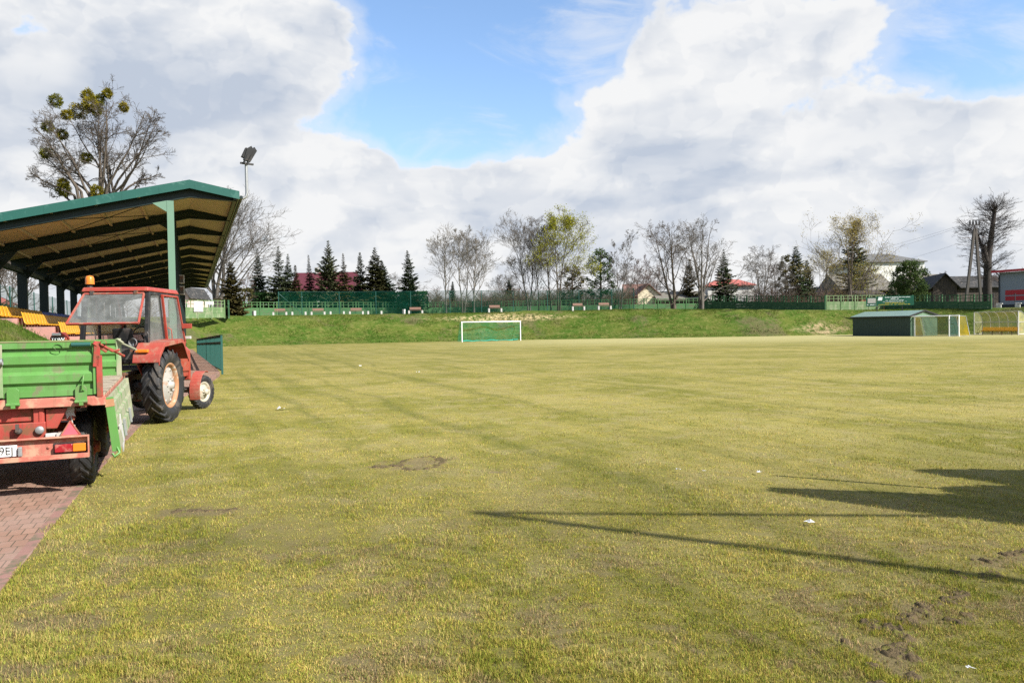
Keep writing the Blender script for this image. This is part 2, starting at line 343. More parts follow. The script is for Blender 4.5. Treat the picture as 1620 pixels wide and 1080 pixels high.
# ------------------------------------------------------------------ ground
def grass_nodes(t, bank=0.0):
    """albedo of the turf by place: green and straw patches, mowing lines, bare soil"""
    geo = t.n('ShaderNodeNewGeometry').outputs['Position']
    px, py, pz = t.sep(geo); p = t.xyz(px, py, 0.0)
    if bank:
        a = t.noise(p, .35, 6, .6, .3); b = t.noise(geo, 2.2, 7, .7); d = t.noise(p, .16, 5, .6, .5)
        c = t.mix(t.rng(a, .35, .65), (.044, .088, .011), (.088, .108, .021))
        c = t.mix(t.rng(b, .46, .70, 0, .75), c, (.18, .165, .055))
        e = t.rng(t.m('ADD', t.m('MULTIPLY', d, .75), t.m('MULTIPLY', b, .25)), .52, .64, 0, .7)
        c = t.mix(e, c, (.105, .085, .050))
        fine = t.noise(geo, 9, 6, .75)
        c = t.mix(t.rng(fine, .38, .68, .0, .22), c, (.05, .075, .014))
        # trampled straw strip on the crest behind the goal
        g = at(800, 498, 92)
        q = t.m('ADD', t.m('MULTIPLY', t.m('ABSOLUTE', t.m('SUBTRACT', px, g.x)), .075), t.m('MULTIPLY', t.m('ABSOLUTE', t.m('SUBTRACT', pz, 2.75)), 1.1))
        s = t.m('MULTIPLY', t.rng(q, .3, 1.0, 1, 0), t.rng(b, .44, .56))
        c = t.mix(s, c, (.42, .34, .18))
        g = at(1325, 515, 88)
        q = t.m('ADD', t.m('MULTIPLY', t.m('ABSOLUTE', t.m('SUBTRACT', px, g.x)), .22), t.m('MULTIPLY', t.m('ABSOLUTE', t.m('SUBTRACT', pz, .7)), .8))
        s = t.m('MULTIPLY', t.rng(q, .3, 1.1, 1, 0), t.rng(b, .38, .6))
        c = t.mix(s, c, (.30, .23, .13))
        return c, geo
    warp = t.noise(p, .12, 3, .5)
    pw = t.vadd(p, t.vmul(t.xyz(warp, warp, 0), (3, 3, 0)))
    a = t.noise(pw, .30, 5, .6); b = t.noise(p, 1.5, 6, .65, .4); c3 = t.noise(p, 7, 5, .7)
    c = t.mix(t.rng(a, .34, .66), (.176, .166, .032), (.282, .240, .073))
    g6 = t.noise(p, 3.2, 4, .7)
    c = t.mix(t.rng(g6, .30, .70, 0, .5), t.mix(1.0, c, (1.22, 1.17, 1.15), 'MULTIPLY'), t.mix(1.0, c, (.62, .66, .6), 'MULTIPLY'))
    c = t.mix(t.rng(b, .48, .70, 0, .8), c, (.30, .252, .112))
    c = t.mix(t.rng(b, .46, .26, 0, .6), c, (.098, .115, .018))
    # mowing lines curving along the length of the pitch
    lat = t.m('ADD', t.m('MULTIPLY', px, math.cos(R(25))), t.m('MULTIPLY', py, math.sin(R(25))))
    lat = t.m('ADD', lat, t.m('MULTIPLY', warp, 2.0)); lat = t.m('ADD', lat, t.m('MULTIPLY', t.m('MULTIPLY', py, py), -.0007))
    ln = t.noise(t.xyz(lat, t.m('MULTIPLY', py, .02), 0), 1.5, 3, .55)
    c = t.mix(t.m('MULTIPLY', t.rng(ln, .50, .66, 0, .40), t.rng(lat, 26, 9, .25, 1)), c, (.085, .098, .020))
    c = t.mix(t.m('MULTIPLY', t.rng(ln, .50, .34, 0, .40), t.rng(lat, 26, 9, .3, 1)), c, (.29, .25, .095))
    ln2 = t.noise(t.xyz(t.m('MULTIPLY', px, .03), t.m('ADD', py, t.m('MULTIPLY', px, -.06)), 5.0), .22, 3, .6)
    far = t.rng(py, 20, 60)
    c = t.mix(t.m('MULTIPLY', far, t.rng(ln2, .40, .62, 0, .45)), c, (.150, .145, .040))
    c = t.mix(t.m('MULTIPLY', t.rng(py, 52, 80), t.rng(px, -14, 12)), c, (.36, .32, .14))  # far turf lightened: grazing sunlight put into its colour
    # bare, earthy spots close by
    near = t.rng(py, 9, 3.5)
    e = t.noise(p, 1.05, 6, .62, .6); e2 = t.noise(p, 4.5, 5, .6)
    ee = t.m('ADD', t.m('MULTIPLY', e, .7), t.m('MULTIPLY', e2, .3))
    soil = t.m('MULTIPLY', t.rng(ee, .50, .585), t.rng(near, 0, 1, .15, .78))
    for (qx, qy, rx, ry) in SOIL:
        g = gnd(qx, qy)
        u = t.m('DIVIDE', t.m('SUBTRACT', px, g.x), rx); v = t.m('DIVIDE', t.m('SUBTRACT', py, g.y), ry)
        dd = t.m('ADD', t.m('SQRT', t.m('ADD', t.m('MULTIPLY', u, u), t.m('MULTIPLY', v, v))), t.m('MULTIPLY', t.m('SUBTRACT', e2, .5), 4.0))
        soil = t.m('MAXIMUM', soil, t.rng(dd, .3, 1.3, .75, 0))
    c = t.mix(soil, c, t.mix(c3, (.15, .11, .06), (.27, .205, .12)))
    return c, geo
SOIL = [(665, 733, .42, .45), (605, 738, .2, .1), (310, 810, .5, .2), (1455, 970, .14, .24), (1395, 1030, .14, .22), (1590, 885, .25, .16), (790, 747, .15, .08), (110, 985, .4, .14), (20, 1065, .2, .1), (1335, 1015, .05, .12)]

m_pitch, t = newmat('mown turf'); c, geo = grass_nodes(t)
c = t.mix(t.rng(t.sep(geo)[1], 13, 5, 0, .5), c, (.095, .075, .034))
f1 = t.noise(geo, 55, 5, .75); f2 = t.noise(geo, 16, 4, .65)
c = t.mix(t.rng(f1, .35, .65, 0, .5), c, t.mix(1.0, c, (.45, .5, .4), 'MULTIPLY'))
out(t, surf(t, c, .9, 0, t.m('ADD', f1, f2), .012, .1, .7))
m_bank, t = newmat('rough bank turf'); c, geo = grass_nodes(t, 1.0)
out(t, surf(t, c, .95, 0, t.noise(geo, 5, 7, .75), .09, .05, .9))
m_blade, t = newmat('turf blades'); c, geo = grass_nodes(t)
at_ = t.n('ShaderNodeVertexColor'); at_.layer_name = 'tint'
c = t.mix(1.0, c, at_.outputs[0], 'MULTIPLY')
c = t.mix(1.0, c, (2.65, 2.6, 2.5), 'MULTIPLY')
df = t.n('ShaderNodeBsdfDiffuse'); t.put(df.inputs[0], c); tl = t.n('ShaderNodeBsdfTranslucent'); t.put(tl.inputs[0], c)
mx = t.n('ShaderNodeMixShader'); mx.inputs[0].default_value = .25; t.put(mx.inputs[1], df.outputs[0]); t.put(mx.inputs[2], tl.outputs[0]); out(t, mx.outputs[0])
m_bblade, t = newmat('bank grass blades'); c, geo = grass_nodes(t, 1.0)
at_ = t.n('ShaderNodeVertexColor'); at_.layer_name = 'tint'
c = t.mix(1.0, c, at_.outputs[0], 'MULTIPLY'); c = t.mix(1.0, c, (2.2, 2.2, 2.2), 'MULTIPLY')
df = t.n('ShaderNodeBsdfDiffuse'); t.put(df.inputs[0], c); tl = t.n('ShaderNodeBsdfTranslucent'); t.put(tl.inputs[0], c)
mx = t.n('ShaderNodeMixShader'); mx.inputs[0].default_value = .3; t.put(mx.inputs[1], df.outputs[0]); t.put(mx.inputs[2], tl.outputs[0]); out(t, mx.outputs[0])

# boundary of the flat pitch: (point, profile of the land outside it)
def prof_bank(H, w=8.0): return [(0, 0), (.25 * w, .22 * H), (.55 * w, .62 * H), (.85 * w, .95 * H), (w, H), (w + 6, H + .05), (60, H + .1), (900, H + .4)]
prof_slope = [(0, 0), (1.5, 1.65), (2.4, 2.05), (3.5, 2.2), (5, 2.3), (12, 2.5), (60, 3.3), (900, 3.8)]
prof_stand = [(0, 0), (.35, .75), (.6, .95), (3.5, 1.0), (4.3, 2.25), (6.5, 2.5), (60, 3.3), (900, 3.8)]
def v2(v): return (v.x, v.y)
B = []
for (px_, py_, H) in [(352, 548, 3.3), (420, 546.5, 3.4), (500, 544.5, 3.4), (640, 541.5, 3.4), (730, 539.5, 3.45), (860, 537, 3.5), (1000, 535, 3.6), (1200, 532, 3.25)]:
    B.append((v2(gnd(px_, py_)), prof_bank(H, 8 if px_ < 1100 else 6)))
B += [((41.5, 92), prof_bank(2.95, 4.8)), ((47, 85), prof_bank(2.8, 7)), ((53, 74), prof_bank(2.5, 6)), ((70, 35), prof_bank(2.3)), ((80, 5), prof_bank(2.0)), ((70, -45), prof_bank(1.5)), ((10, -60), prof_bank(1.2))]
for (la, s, pr) in [(-4.2, -50, prof_slope), (-4.2, 0, prof_slope), (-3.9, 8, prof_slope), (-3.35, 14, prof_slope), (-2.9, 19, prof_slope), (-2.2, 24.5, prof_slope), (-2.1, 26.5, prof_stand), (-2.1, 45, prof_stand), (-2.1, 70, prof_stand), (-1.2, 79, prof_bank(3.2, 5))]:
    B.append((v2(P(la, s)), pr))
# densify
BP = []; 
OFFS = [0, .35, .6, .9, 1.3, 1.8, 2.4, 3, 3.5, 4.3, 5, 6, 7, 8, 10, 14, 20, 32, 60, 120, 300, 900]
def pz(pr, o): return float(np.interp(o, [a for a, _ in pr], [b for _, b in pr]))
nB = len(B)
for i in range(nB):
    (a, pa), (b, pb) = B[i], B[(i + 1) % nB]
    L = math.dist(a, b); k = max(1, int(L / 1.6))
    for j in range(k):
        f = j / k
        BP.append((np.array(a) * (1 - f) + np.array(b) * f, [pz(pa, o) * (1 - f) + pz(pb, o) * f for o in OFFS]))
BX = np.array([b[0] for b in BP]); BZ = np.array([b[1] for b in BP]); NB = len(BX)
area = .5 * np.sum(BX[:, 0] * np.roll(BX[:, 1], -1) - np.roll(BX[:, 0], -1) * BX[:, 1])
def normals(X, w):
    T = np.roll(X, -w, 0) - np.roll(X, w, 0); N = np.stack([T[:, 1], -T[:, 0]], 1) * np.sign(area)
    return N / np.linalg.norm(N, axis=1, keepdims=True)
BN = normals(BX, 1)
for _ in range(3): BN = (np.roll(BN, 1, 0) + BN + np.roll(BN, -1, 0)); BN /= np.linalg.norm(BN, axis=1, keepdims=True)
def inside(x, y):
    c = False; j = NB - 1
    X = BX[:, 0]; Y = BX[:, 1]; Xj = np.roll(X, 1); Yj = np.roll(Y, 1)
    return bool(np.sum(((Y > y) != (Yj > y)) & (x < (Xj - X) * (y - Y) / (Yj - Y + 1e-12) + X)) % 2)
def terr(x, y):
    if inside(x, y): return 0.0
    d = np.hypot(BX[:, 0] - x, BX[:, 1] - y); i = int(np.argmin(d))
    return float(np.interp(d[i], OFFS, BZ[i]))
rs = np.random.RandomState(5)
rings = []; zz = []
for j, o in enumerate(OFFS):
    X = BX + BN * o
    z = BZ[:, j] + (0 if j == 0 else rs.normal(0, min(.07, .02 + .012 * o), NB) * (1 if o < 30 else 0))
    rings.append(np.column_stack([X, z]))
V_ = np.concatenate(rings); F2 = []
for j in range(len(OFFS) - 1):
    for i in range(NB):
        a = j * NB + i; b = j * NB + (i + 1) % NB
        F2.append((a, a + NB, b + NB, b) if area > 0 else (a, b, b + NB, a + NB))
go = mesh_np('bank_terrain', V_, F2, m_bank, smooth=True); tag(go, kind='structure')
mb = MB(); mb.add([(x, y, 0) for x, y in BX], [tuple(range(NB))] if area > 0 else [tuple(range(NB - 1, -1, -1))])
tag(mb.build('grass_pitch', m_pitch, recalc=False), kind='structure')

# brick path beside the pitch, local x = across, y = along
m_brick, t = newmat('red paving bricks'); co = t.n('ShaderNodeTexCoord').outputs['Object']
br = t.n('ShaderNodeTexBrick'); t.put(br.inputs['Vector'], co)
br.inputs['Scale'].default_value = 1; br.inputs['Brick Width'].default_value = .105; br.inputs['Row Height'].default_value = .205
br.inputs['Mortar Size'].default_value = .005; br.inputs['Mortar Smooth'].default_value = .3; br.offset = .5
br.inputs['Color1'].default_value = (.225, .125, .085, 1); br.inputs['Color2'].default_value = (.285, .17, .12, 1); br.inputs['Mortar'].default_value = (.07, .06, .035, 1)
n1 = t.noise(co, 1.2, 5, .6); n2 = t.noise(co, 40, 4, .7); n3 = t.noise(co, 3.5, 6, .7, .5)
c = t.mix(t.rng(n1, .35, .7, 0, .5), br.outputs[0], (.29, .21, .175)); c = t.mix(t.rng(n2, .4, .7, 0, .35), c, (.2, .12, .09))
c = t.mix(t.rng(n3, .58, .72, 0, .6), c, (.17, .13, .075))
hgt = t.m('SUBTRACT', t.m('MULTIPLY', n2, .3), br.outputs[1])
out(t, surf(t, c, .85, 0, hgt, .006, .25))
EDGE = [(-30, -1.3), (0, -1.25), (6.2, -1.2), (9.7, -1.12), (13, -.98), (16, -.85), (20, -.45), (25, .35), (30.9, .98), (38, .75), (50, .30), (60, .1), (70, -.4)]
LEFT = [(-30, -4.6), (0, -4.5), (8, -4.2), (14, -3.7), (19, -3.2), (24.5, -2.5), (30, -2.35), (70, -2.3)]
def pathz(s): return float(np.interp(s, [-30, 19, 31, 50, 60, 70], [.006, .006, .17, .40, .40, .05]))
mb = MB(); S_ = [-30 + .5 * i for i in range(201)]; vs = []
rngp = random.Random(3)
for s in S_:
    e = float(np.interp(s, *zip(*EDGE))) + rngp.uniform(-.012, .012); l = float(np.interp(s, *zip(*LEFT))); z = pathz(s)
    vs += [(l, s, z), ((l + e) / 2, s, z), (e, s, z), (e + .02, s, z - .5)]
fs = []
for i in range(len(S_) - 1):
    for k in range(3): fs.append((4 * i + k, 4 * i + k + 1, 4 * i + 5 + k, 4 * i + 4 + k))
mb.add(vs, fs)
po = mb.build('brick_path', m_brick, recalc=False); po.rotation_euler = (0, 0, AX); tag(po, kind='structure')
m_edge = M('red concrete edging', (.235, .125, .10), .9, .12, 3, (.12, .10, .06), .5, 5, bump=.003)
mb = MB(); vs = []
for s in S_:
    e = float(np.interp(s, *zip(*EDGE))); z = pathz(s); vs += [(e - .085, s, z + .003), (e - .005, s, z + .003), (e + .008, s, z - .03), (e + .008, s, z - .4)]
mb.add(vs, [(4 * i + k, 4 * i + k + 1, 4 * i + 5 + k, 4 * i + 4 + k) for i in range(len(S_) - 1) for k in range(3)])
po = mb.build('path_edging', m_edge, recalc=False); po.rotation_euler = (0, 0, AX); tag(po, kind='structure')
def edge_lat(s): return np.interp(s, *zip(*EDGE))

# grass blades
def snoise(x, y, seed, k=1.0):
    r = np.random.RandomState(seed); v = np.zeros_like(x)
    for i in range(14):
        a = r.uniform(0, 2 * np.pi); f = k * r.uniform(.5, 2.4); v += np.sin((x * np.cos(a) + y * np.sin(a)) * f + r.uniform(0, 6.3))
    return v / 4.0
def blades(name, x, y, z, h, w, rs, mat, lean=.5, tint=None):
    n = len(x); an = rs.uniform(0, 2 * np.pi, n); la = rs.uniform(0, 2 * np.pi, n); le = np.abs(rs.normal(0, lean, n)).clip(0, 1.6)
    wx = np.cos(an) * w / 2; wy = np.sin(an) * w / 2
    b = np.column_stack([x, y, z]); s = np.column_stack([wx, wy, np.zeros(n)])
    d1 = np.column_stack([np.cos(la) * np.sin(le * .6), np.sin(la) * np.sin(le * .6), np.cos(le * .6)])
    d2 = np.column_stack([np.cos(la) * np.sin(le * 1.3), np.sin(la) * np.sin(le * 1.3), np.cos(le * 1.3)])
    mid = b + d1 * (h * .55)[:, None]; tip = mid + d2 * (h * .5)[:, None]
    V = np.stack([b - s, b + s, mid + s * .8, mid - s * .8, tip], 1).reshape(-1, 3)
    i = np.arange(n) * 5
    T = np.concatenate([np.column_stack([i, i + 1, i + 2]), np.column_stack([i, i + 2, i + 3]), np.column_stack([i + 3, i + 2, i + 4])])
    if tint is None: tint = np.ones((n, 3))
    A = np.repeat(np.column_stack([tint, np.ones(n)]), 5, 0)
    return mesh_np(name, V, T, mat, n=3, attr=A)
def tints(n, rs, green=.5):
    base = np.array([[.50, .60, .42], [.33, .46, .28], [.64, .59, .54], [.80, .73, .84], [.36, .28, .30]])
    pr = np.array([.34 * (.6 + green * .8), .22 * (.6 + green * .8), .22, .24 * (1.2 - green * .8), .09]); k = rs.choice(5, n, p=pr / pr.sum())
    return base[k] * rs.uniform(.7, 1.15, (n, 1))
rs = np.random.RandomState(11)
n = 1150000
D = 1.0 / rs.uniform(1 / 34.0, 1 / 2.6, n); X = D * rs.uniform(-.86, .86, n)
D = D + rs.normal(0, .01, n)
lat = CA * X + SA * D; s = -SA * X + CA * D
thin = snoise(X, D, 3, 2.2) + .5 * snoise(X, D, 9, 7)
keep = (lat > edge_lat(s) + .01 - np.clip(snoise(X, D, 51, 5), 0, 1.5) * .09 * rs.rand(n)) & (rs.rand(n) < np.clip(1.15 - .40 * thin, .35, 1))
for (qx, qy, rx, ry) in SOIL:
    g = gnd(qx, qy); keep &= ~((((X - g.x) / rx) ** 2 + ((D - g.y) / ry) ** 2 < .8) & (rs.rand(n) < .62))
X, D, lat, s = X[keep], D[keep], lat[keep], s[keep]; n = len(X)
tuft = snoise(X, D, 31, 26) + .6 * snoise(X, D, 33, 55)
k2 = rs.rand(n) < np.clip(.85 + .45 * tuft, .18, 1)
X, D, lat, s, tuft = X[k2], D[k2], lat[k2], s[k2], tuft[k2]; n = len(X)
edge = np.exp(-((lat - edge_lat(s)) / .35).clip(0, 9))
h = rs.uniform(.008, .025, n) * (1 + .35 * snoise(X, D, 21, 3).clip(-1, 1)) * (1 + edge * .8) * (1 + .38 * tuft.clip(-1, 1.2))
w = rs.uniform(.0014, .0032, n) * (.8 + D / 9.0)
o = blades('turf_blades', X, D, np.zeros(n), h, w, rs, m_blade, .9, tints(n, rs)); tag(o, 'short worn grass of the pitch, green and straw coloured', 'grass', kind='stuff')
# taller rough grass on the banks
def bank_pts(i0, i1, o0, o1, n, rs):
    i = rs.randint(i0, i1, n); f = rs.rand(n); o = rs.uniform(o0, o1, n); j = (i + 1) % NB
    b = BX[i] * (1 - f)[:, None] + BX[j] * f[:, None]; nn = BN[i] * (1 - f)[:, None] + BN[j] * f[:, None]
    pp = b + nn * o[:, None]
    z = np.array([np.interp(oo, OFFS, BZ[ii]) for oo, ii in zip(o, i)])
    return pp[:, 0], pp[:, 1], z - .02
iA = int(np.argmin(np.hypot(*(BX - np.array(v2(P(-4.0, 6)))).T))); iB = int(np.argmin(np.hypot(*(BX - np.array(v2(P(-2.2, 24.5)))).T)))
x, y, z = bank_pts(min(iA, iB), max(iA, iB), 0, 6, 30000, rs); n = len(x)
o = blades('bank_grass', x, y, z, rs.uniform(.06, .2, n), rs.uniform(.006, .014, n), rs, m_bblade, .6, tints(n, rs, .9)); tag(o, 'rough green grass on the bank beside the covered stand', 'grass', kind='stuff')
iE = int(np.argmin(np.hypot(*(BX - np.array((53, 74))).T)))
x, y, z = bank_pts(0, iE, 0, 9.5, 90000, rs); n = len(x)
o = blades('far_bank_grass', x, y, z, rs.uniform(.04, .13, n), rs.uniform(.03, .07, n), rs, m_bblade, .7, tints(n, rs, .9) * .3 + .36); tag(o, 'rough green grass on the bank behind the goal', 'grass', kind='stuff')
# ------------------------------------------------------------------ covered stand (local x = across, y = along)
m_soffit, t = newmat('beige corrugated soffit'); co = t.n('ShaderNodeTexCoord').outputs['Object']
cx, cy, cz = t.sep(co)
wv_ = t.m('SINE', t.m('MULTIPLY', cy, 2 * math.pi / .25))
n1 = t.noise(co, .6, 5, .6); c = t.mix(n1, (.36, .31, .215), (.48, .415, .30))
c = t.mix(t.rng(t.noise(t.vmul(co, (.4, 3, 1)), 1.5, 6, .65), .6, .75, 0, .6), c, (.22, .15, .09))
out(t, surf(t, c, .7, 0, wv_, .03, .3, .8))
ST = empty('covered_stand', (0, 0, 0), AX, 'long open grandstand with green edged sloping roof over yellow seats', 'grandstand')
S0, BAY, NBAY = 26.9, 5.0, 11
S1 = S0 + BAY * NBAY
LE, LP, LB = 1.55, .08, -6.75                       # eave, peak, back edge
ZE, ZP = 6.08, 6.36
SL = .244; ZB = ZP - SL * (LP - LB)
zr = lambda la: ZP - SL * (LP - la) if la < LP else ZP + (ZE - ZP) * (la - LP) / (LE - LP)
e0, e1 = S0 - .25, S1 + .25
def f(mb):
    mb.cur = 0
    mb.add([(LE, e0, ZE), (LP, e0, ZP), (LB, e0, ZB), (LE, e1, ZE), (LP, e1, ZP), (LB, e1, ZB)], [(0, 1, 4, 3), (1, 2, 5, 4)])
    mb.cur = 1
    mb.add([(LE, e0, ZE + .1), (LP, e0, ZP + .1), (LB, e0, ZB + .1), (LE, e1, ZE + .1), (LP, e1, ZP + .1), (LB, e1, ZB + .1)], [(0, 3, 4, 1), (1, 4, 5, 2)])
part(ST, 'roof_sheet', [m_soffit, m_teal], f)
def f(mb):     # fascia: end faces and eave, in folded sheet
    for s in (e0 - .03, e1):
        mb.hexa([(LP, s, ZP - .10), (LE + .03, s, ZE - .10), (LE + .03, s + .03, ZE - .10), (LP, s + .03, ZP - .10), (LP, s, ZP + .17), (LE + .03, s, ZE + .16), (LE + .03, s + .03, ZE + .16), (LP, s + .03, ZP + .17)])
        mb.hexa([(LB, s, ZB - .10), (LP, s, ZP - .10), (LP, s + .03, ZP - .10), (LB, s + .03, ZB - .10), (LB, s, ZB + .17), (LP, s, ZP + .17), (LP, s + .03, ZP + .17), (LB, s + .03, ZB + .17)])
    mb.box(LE, LE + .03, e0, e1, ZE - .06, ZE + .16)
    mb.hexa([(LE - .12, e0, ZE + .165), (LE + .03, e0, ZE + .165), (LE + .03, e1, ZE + .165), (LE - .12, e1, ZE + .19), (LE - .12, e0, ZE + .19), (LE + .03, e0, ZE + .17), (LE + .03, e1, ZE + .17), (LE - .12, e1, ZE + .20)])
_f0 = f
def f(mb):
    _f0(mb)
    for k in range(8):      # sheet joints and a rolled lower lip
        la = LE - .25 - k * 1.05
        mb.box(la - .012, la + .012, e0 - .034, e0 - .031, zr(la) - .10, zr(la) + .165)
    for k in range(27): mb.box(LE + .031, LE + .034, e0 + .8 + k * 2.05 - .012, e0 + .8 + k * 2.05 + .012, ZE - .06, ZE + .155)
part(ST, 'fascia', m_teal, f)
part(ST, 'gutter', m_dkgreen, lambda mb: mb.tube([(LE + .09, e0 + .05, ZE - .02), (LE + .09, e1 - .05, ZE - .06)], .055, 8))
LF, LBC = -.50, -6.32                               # column lines
zt = lambda la: 2.45
for i in range(NBAY + 1):
    s = S0 + BAY * i
    def f(mb):                                       # rafter: I-section following the roof
        for a, b in ((LE - .05, LP), (LP, LB + .05)):
            za, zb = zr(a), zr(b)
            d0, d1 = (.14, .34) if a > LP else (.34, .30)
            mb.hexa([(b, s - .09, zb - .015 - d1), (a, s - .09, za - .015 - d0), (a, s + .09, za - .015 - d0), (b, s + .09, zb - .015 - d1), (b, s - .09, zb - d1), (a, s - .09, za - d0), (a, s + .09, za - d0), (b, s + .09, zb - d1)])
            mb.hexa([(b, s - .012, zb - d1), (a, s - .012, za - d0), (a, s + .012, za - d0), (b, s + .012, zb - d1), (b, s - .012, zb - .03), (a, s - .012, za - .03), (a, s + .012, za - .03), (b, s + .012, zb - .03)])
            mb.hexa([(b, s - .09, zb - .03), (a, s - .09, za - .03), (a, s + .09, za - .03), (b, s + .09, zb - .03), (b, s - .09, zb - .006), (a, s - .09, za - .006), (a, s + .09, za - .006), (b, s + .09, zb - .006)])
    part(ST, 'rafter', m_dkgreen, f)
    def f(mb):
        zb, z1 = pathz(s) - .1, zr(LF) - .36
        mb.box(LF - .10, LF + .10, s - .13, s - .115, zb, z1); mb.box(LF - .10, LF + .10, s + .115, s + .13, zb, z1); mb.box(LF - .01, LF + .01, s - .115, s + .115, zb, z1)
        mb.box(LF - .2, LF + .2, s - .2, s + .2, zb + .1, zb + .125)
        mb.prism([(LF - .10, s - .12, z1 + .0), (LF - .52, s - .12, z1 - .10), (LF - .10, s - .12, z1 - .36)], (0, .03, 0))
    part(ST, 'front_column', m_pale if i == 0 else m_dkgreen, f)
    def f(mb):
        z1 = zr(LBC) - .31
        mb.box(LBC - .17, LBC + .17, s - .12, s - .105, 2.2, z1); mb.box(LBC - .17, LBC + .17, s + .105, s + .12, 2.2, z1); mb.box(LBC - .012, LBC + .012, s - .105, s + .105, 2.2, z1)
        mb.box(LBC - .17, LBC - .155, s - .105, s + .105, 2.2, z1); mb.box(LBC + .155, LBC + .17, s - .105, s + .105, 2.2, z1)
        mb.prism([(LBC + .17, s - .04, z1), (LBC + .75, s - .04, z1 + .16), (LBC + .17, s - .04, z1 - .55)], (0, .08, 0))
    part(ST, 'back_column', m_dkgreen, f)
for la in (-1.4, -2.6, -3.8, -5.0, -6.0):
    part(ST, 'purlin', m_soffit, lambda mb: mb.box(la - .04, la + .04, e0 + .02, e1 - .02, zr(la) - .085, zr(la) - .012))
part(ST, 'eave_beam', m_dkgreen, lambda mb: (mb.box(LBC - .1, LBC + .1, S0, S1, zr(LBC) - .62, zr(LBC) - .45), mb.box(LE - .16, LE - .06, e0 + .04, e1 - .04, ZE - .12, ZE - .03)))
for i in (0, 1, 4, 7, 10):
    s = S0 + BAY * i
    part(ST, 'bracing_rod', m_dkgreen, lambda mb: (mb.tube([(LP - .3, s + .1, zr(LP - .3) - .12), (-4.6, s + BAY - .1, zr(-4.6) - .12)], .015, 5), mb.tube([(-4.6, s + .1, zr(-4.6) - .14), (LP - .3, s + BAY - .1, zr(LP - .3) - .14)], .015, 5)))
TIER = [(-2.78, -3.72, 1.60), (-3.72, -4.66, 1.90), (-4.66, -5.6, 2.16), (-5.6, -6.9, 2.17)]
def f(mb):
    for (a, b, z) in TIER: mb.box(b, a, 26.25, S1 - .5, .5, z)
part(ST, 'terrace', m_pink, f, .012)
def seat_mesh(mb, w=.43, foot=True, dz=0.0):
    # bucket seat facing +x (towards the pitch)
    for k in range(4):
        pass
    prof = [(.20, .40), (.17, .425), (.02, .405), (-.12, .41), (-.17, .45), (-.205, .60), (-.235, .735), (-.25, .76)]
    n = len(prof); vs = []
    prof = [(x, z + dz) for x, z in prof]
    for (x, z) in prof: vs += [(x, -w / 2, z + .02), (x, -w / 4, z), (x, w / 4, z), (x, w / 2, z + .02)]
    L = len(vs); vs2 = [(x - .018, y, z - .018) for x, y, z in vs]
    fs = []
    for i in range(n - 1):
        for k in range(3):
            a = i * 4 + k; fs += [(a, a + 1, a + 5, a + 4), (L + a, L + a + 4, L + a + 5, L + a + 1)]
        fs += [(i * 4, i * 4 + 4, L + i * 4 + 4, L + i * 4), (i * 4 + 3, L + i * 4 + 3, L + i * 4 + 7, i * 4 + 7)]
    fs += [(0, L, L + 1, 1), (1, L + 1, L + 2, 2), (2, L + 2, L + 3, 3), (L - 4, L - 3, 2 * L - 3, 2 * L - 4), (L - 3, L - 2, 2 * L - 2, 2 * L - 3), (L - 2, L - 1, 2 * L - 1, 2 * L - 2)]
    mb.add(vs + vs2, fs, True)
    if foot: mb.box(-.19, .12, -.05, .05, .002, .38)
proto = {}
for key, mt in (('yellow', m_yel_shaded), ('blue', m_blue)):
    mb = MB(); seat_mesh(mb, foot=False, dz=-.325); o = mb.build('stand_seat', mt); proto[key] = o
used = set()
ROWN = ['lowest row', 'second row', 'third row', 'top row']
for r, (a, b, z) in enumerate(TIER[:3]):
    for k in range(90):
        s = 26.55 + .5 * k
        if r == 2 and 36 <= s: key = 'blue'
        else: key = 'yellow'
        if key in used: o = proto[key].copy(); COL.objects.link(o)
        else: o = proto[key]; used.add(key)
        o.location = P((a + b) / 2 - .12 if r < 3 else a - .5, s, z + .001); o.rotation_euler = (0, 0, AX)
        lab = '%s plastic bucket seat in the %s of the covered stand' % (key, ROWN[r])
        if k == 0: lab = '%s plastic bucket seat at the near end of the %s of the stand' % (key, ROWN[r])
        tag(o, lab, 'seat', '%s seats in the %s of the stand' % (key, ROWN[r]))
for (la, s, z, dx) in [(-.42, 41.85, 4.3, 0), (-.42, 41.85, 3.75, .03)]:
    t0 = empty('loudspeaker', P(la, s, z), AX, 'small pale grey loudspeaker box on a stand column, %s of the pair' % ('upper' if z > 4 else 'lower'), 'loudspeaker', 'loudspeakers on the stand column')
    part(t0, 'cabinet', m_conc, lambda mb: mb.box(-.2, .2, -.15, .15, -.22, .22), .02)
    part(t0, 'grille', m_iron, lambda mb: mb.box(-.15, .15, -.162, -.152, -.17, .17))
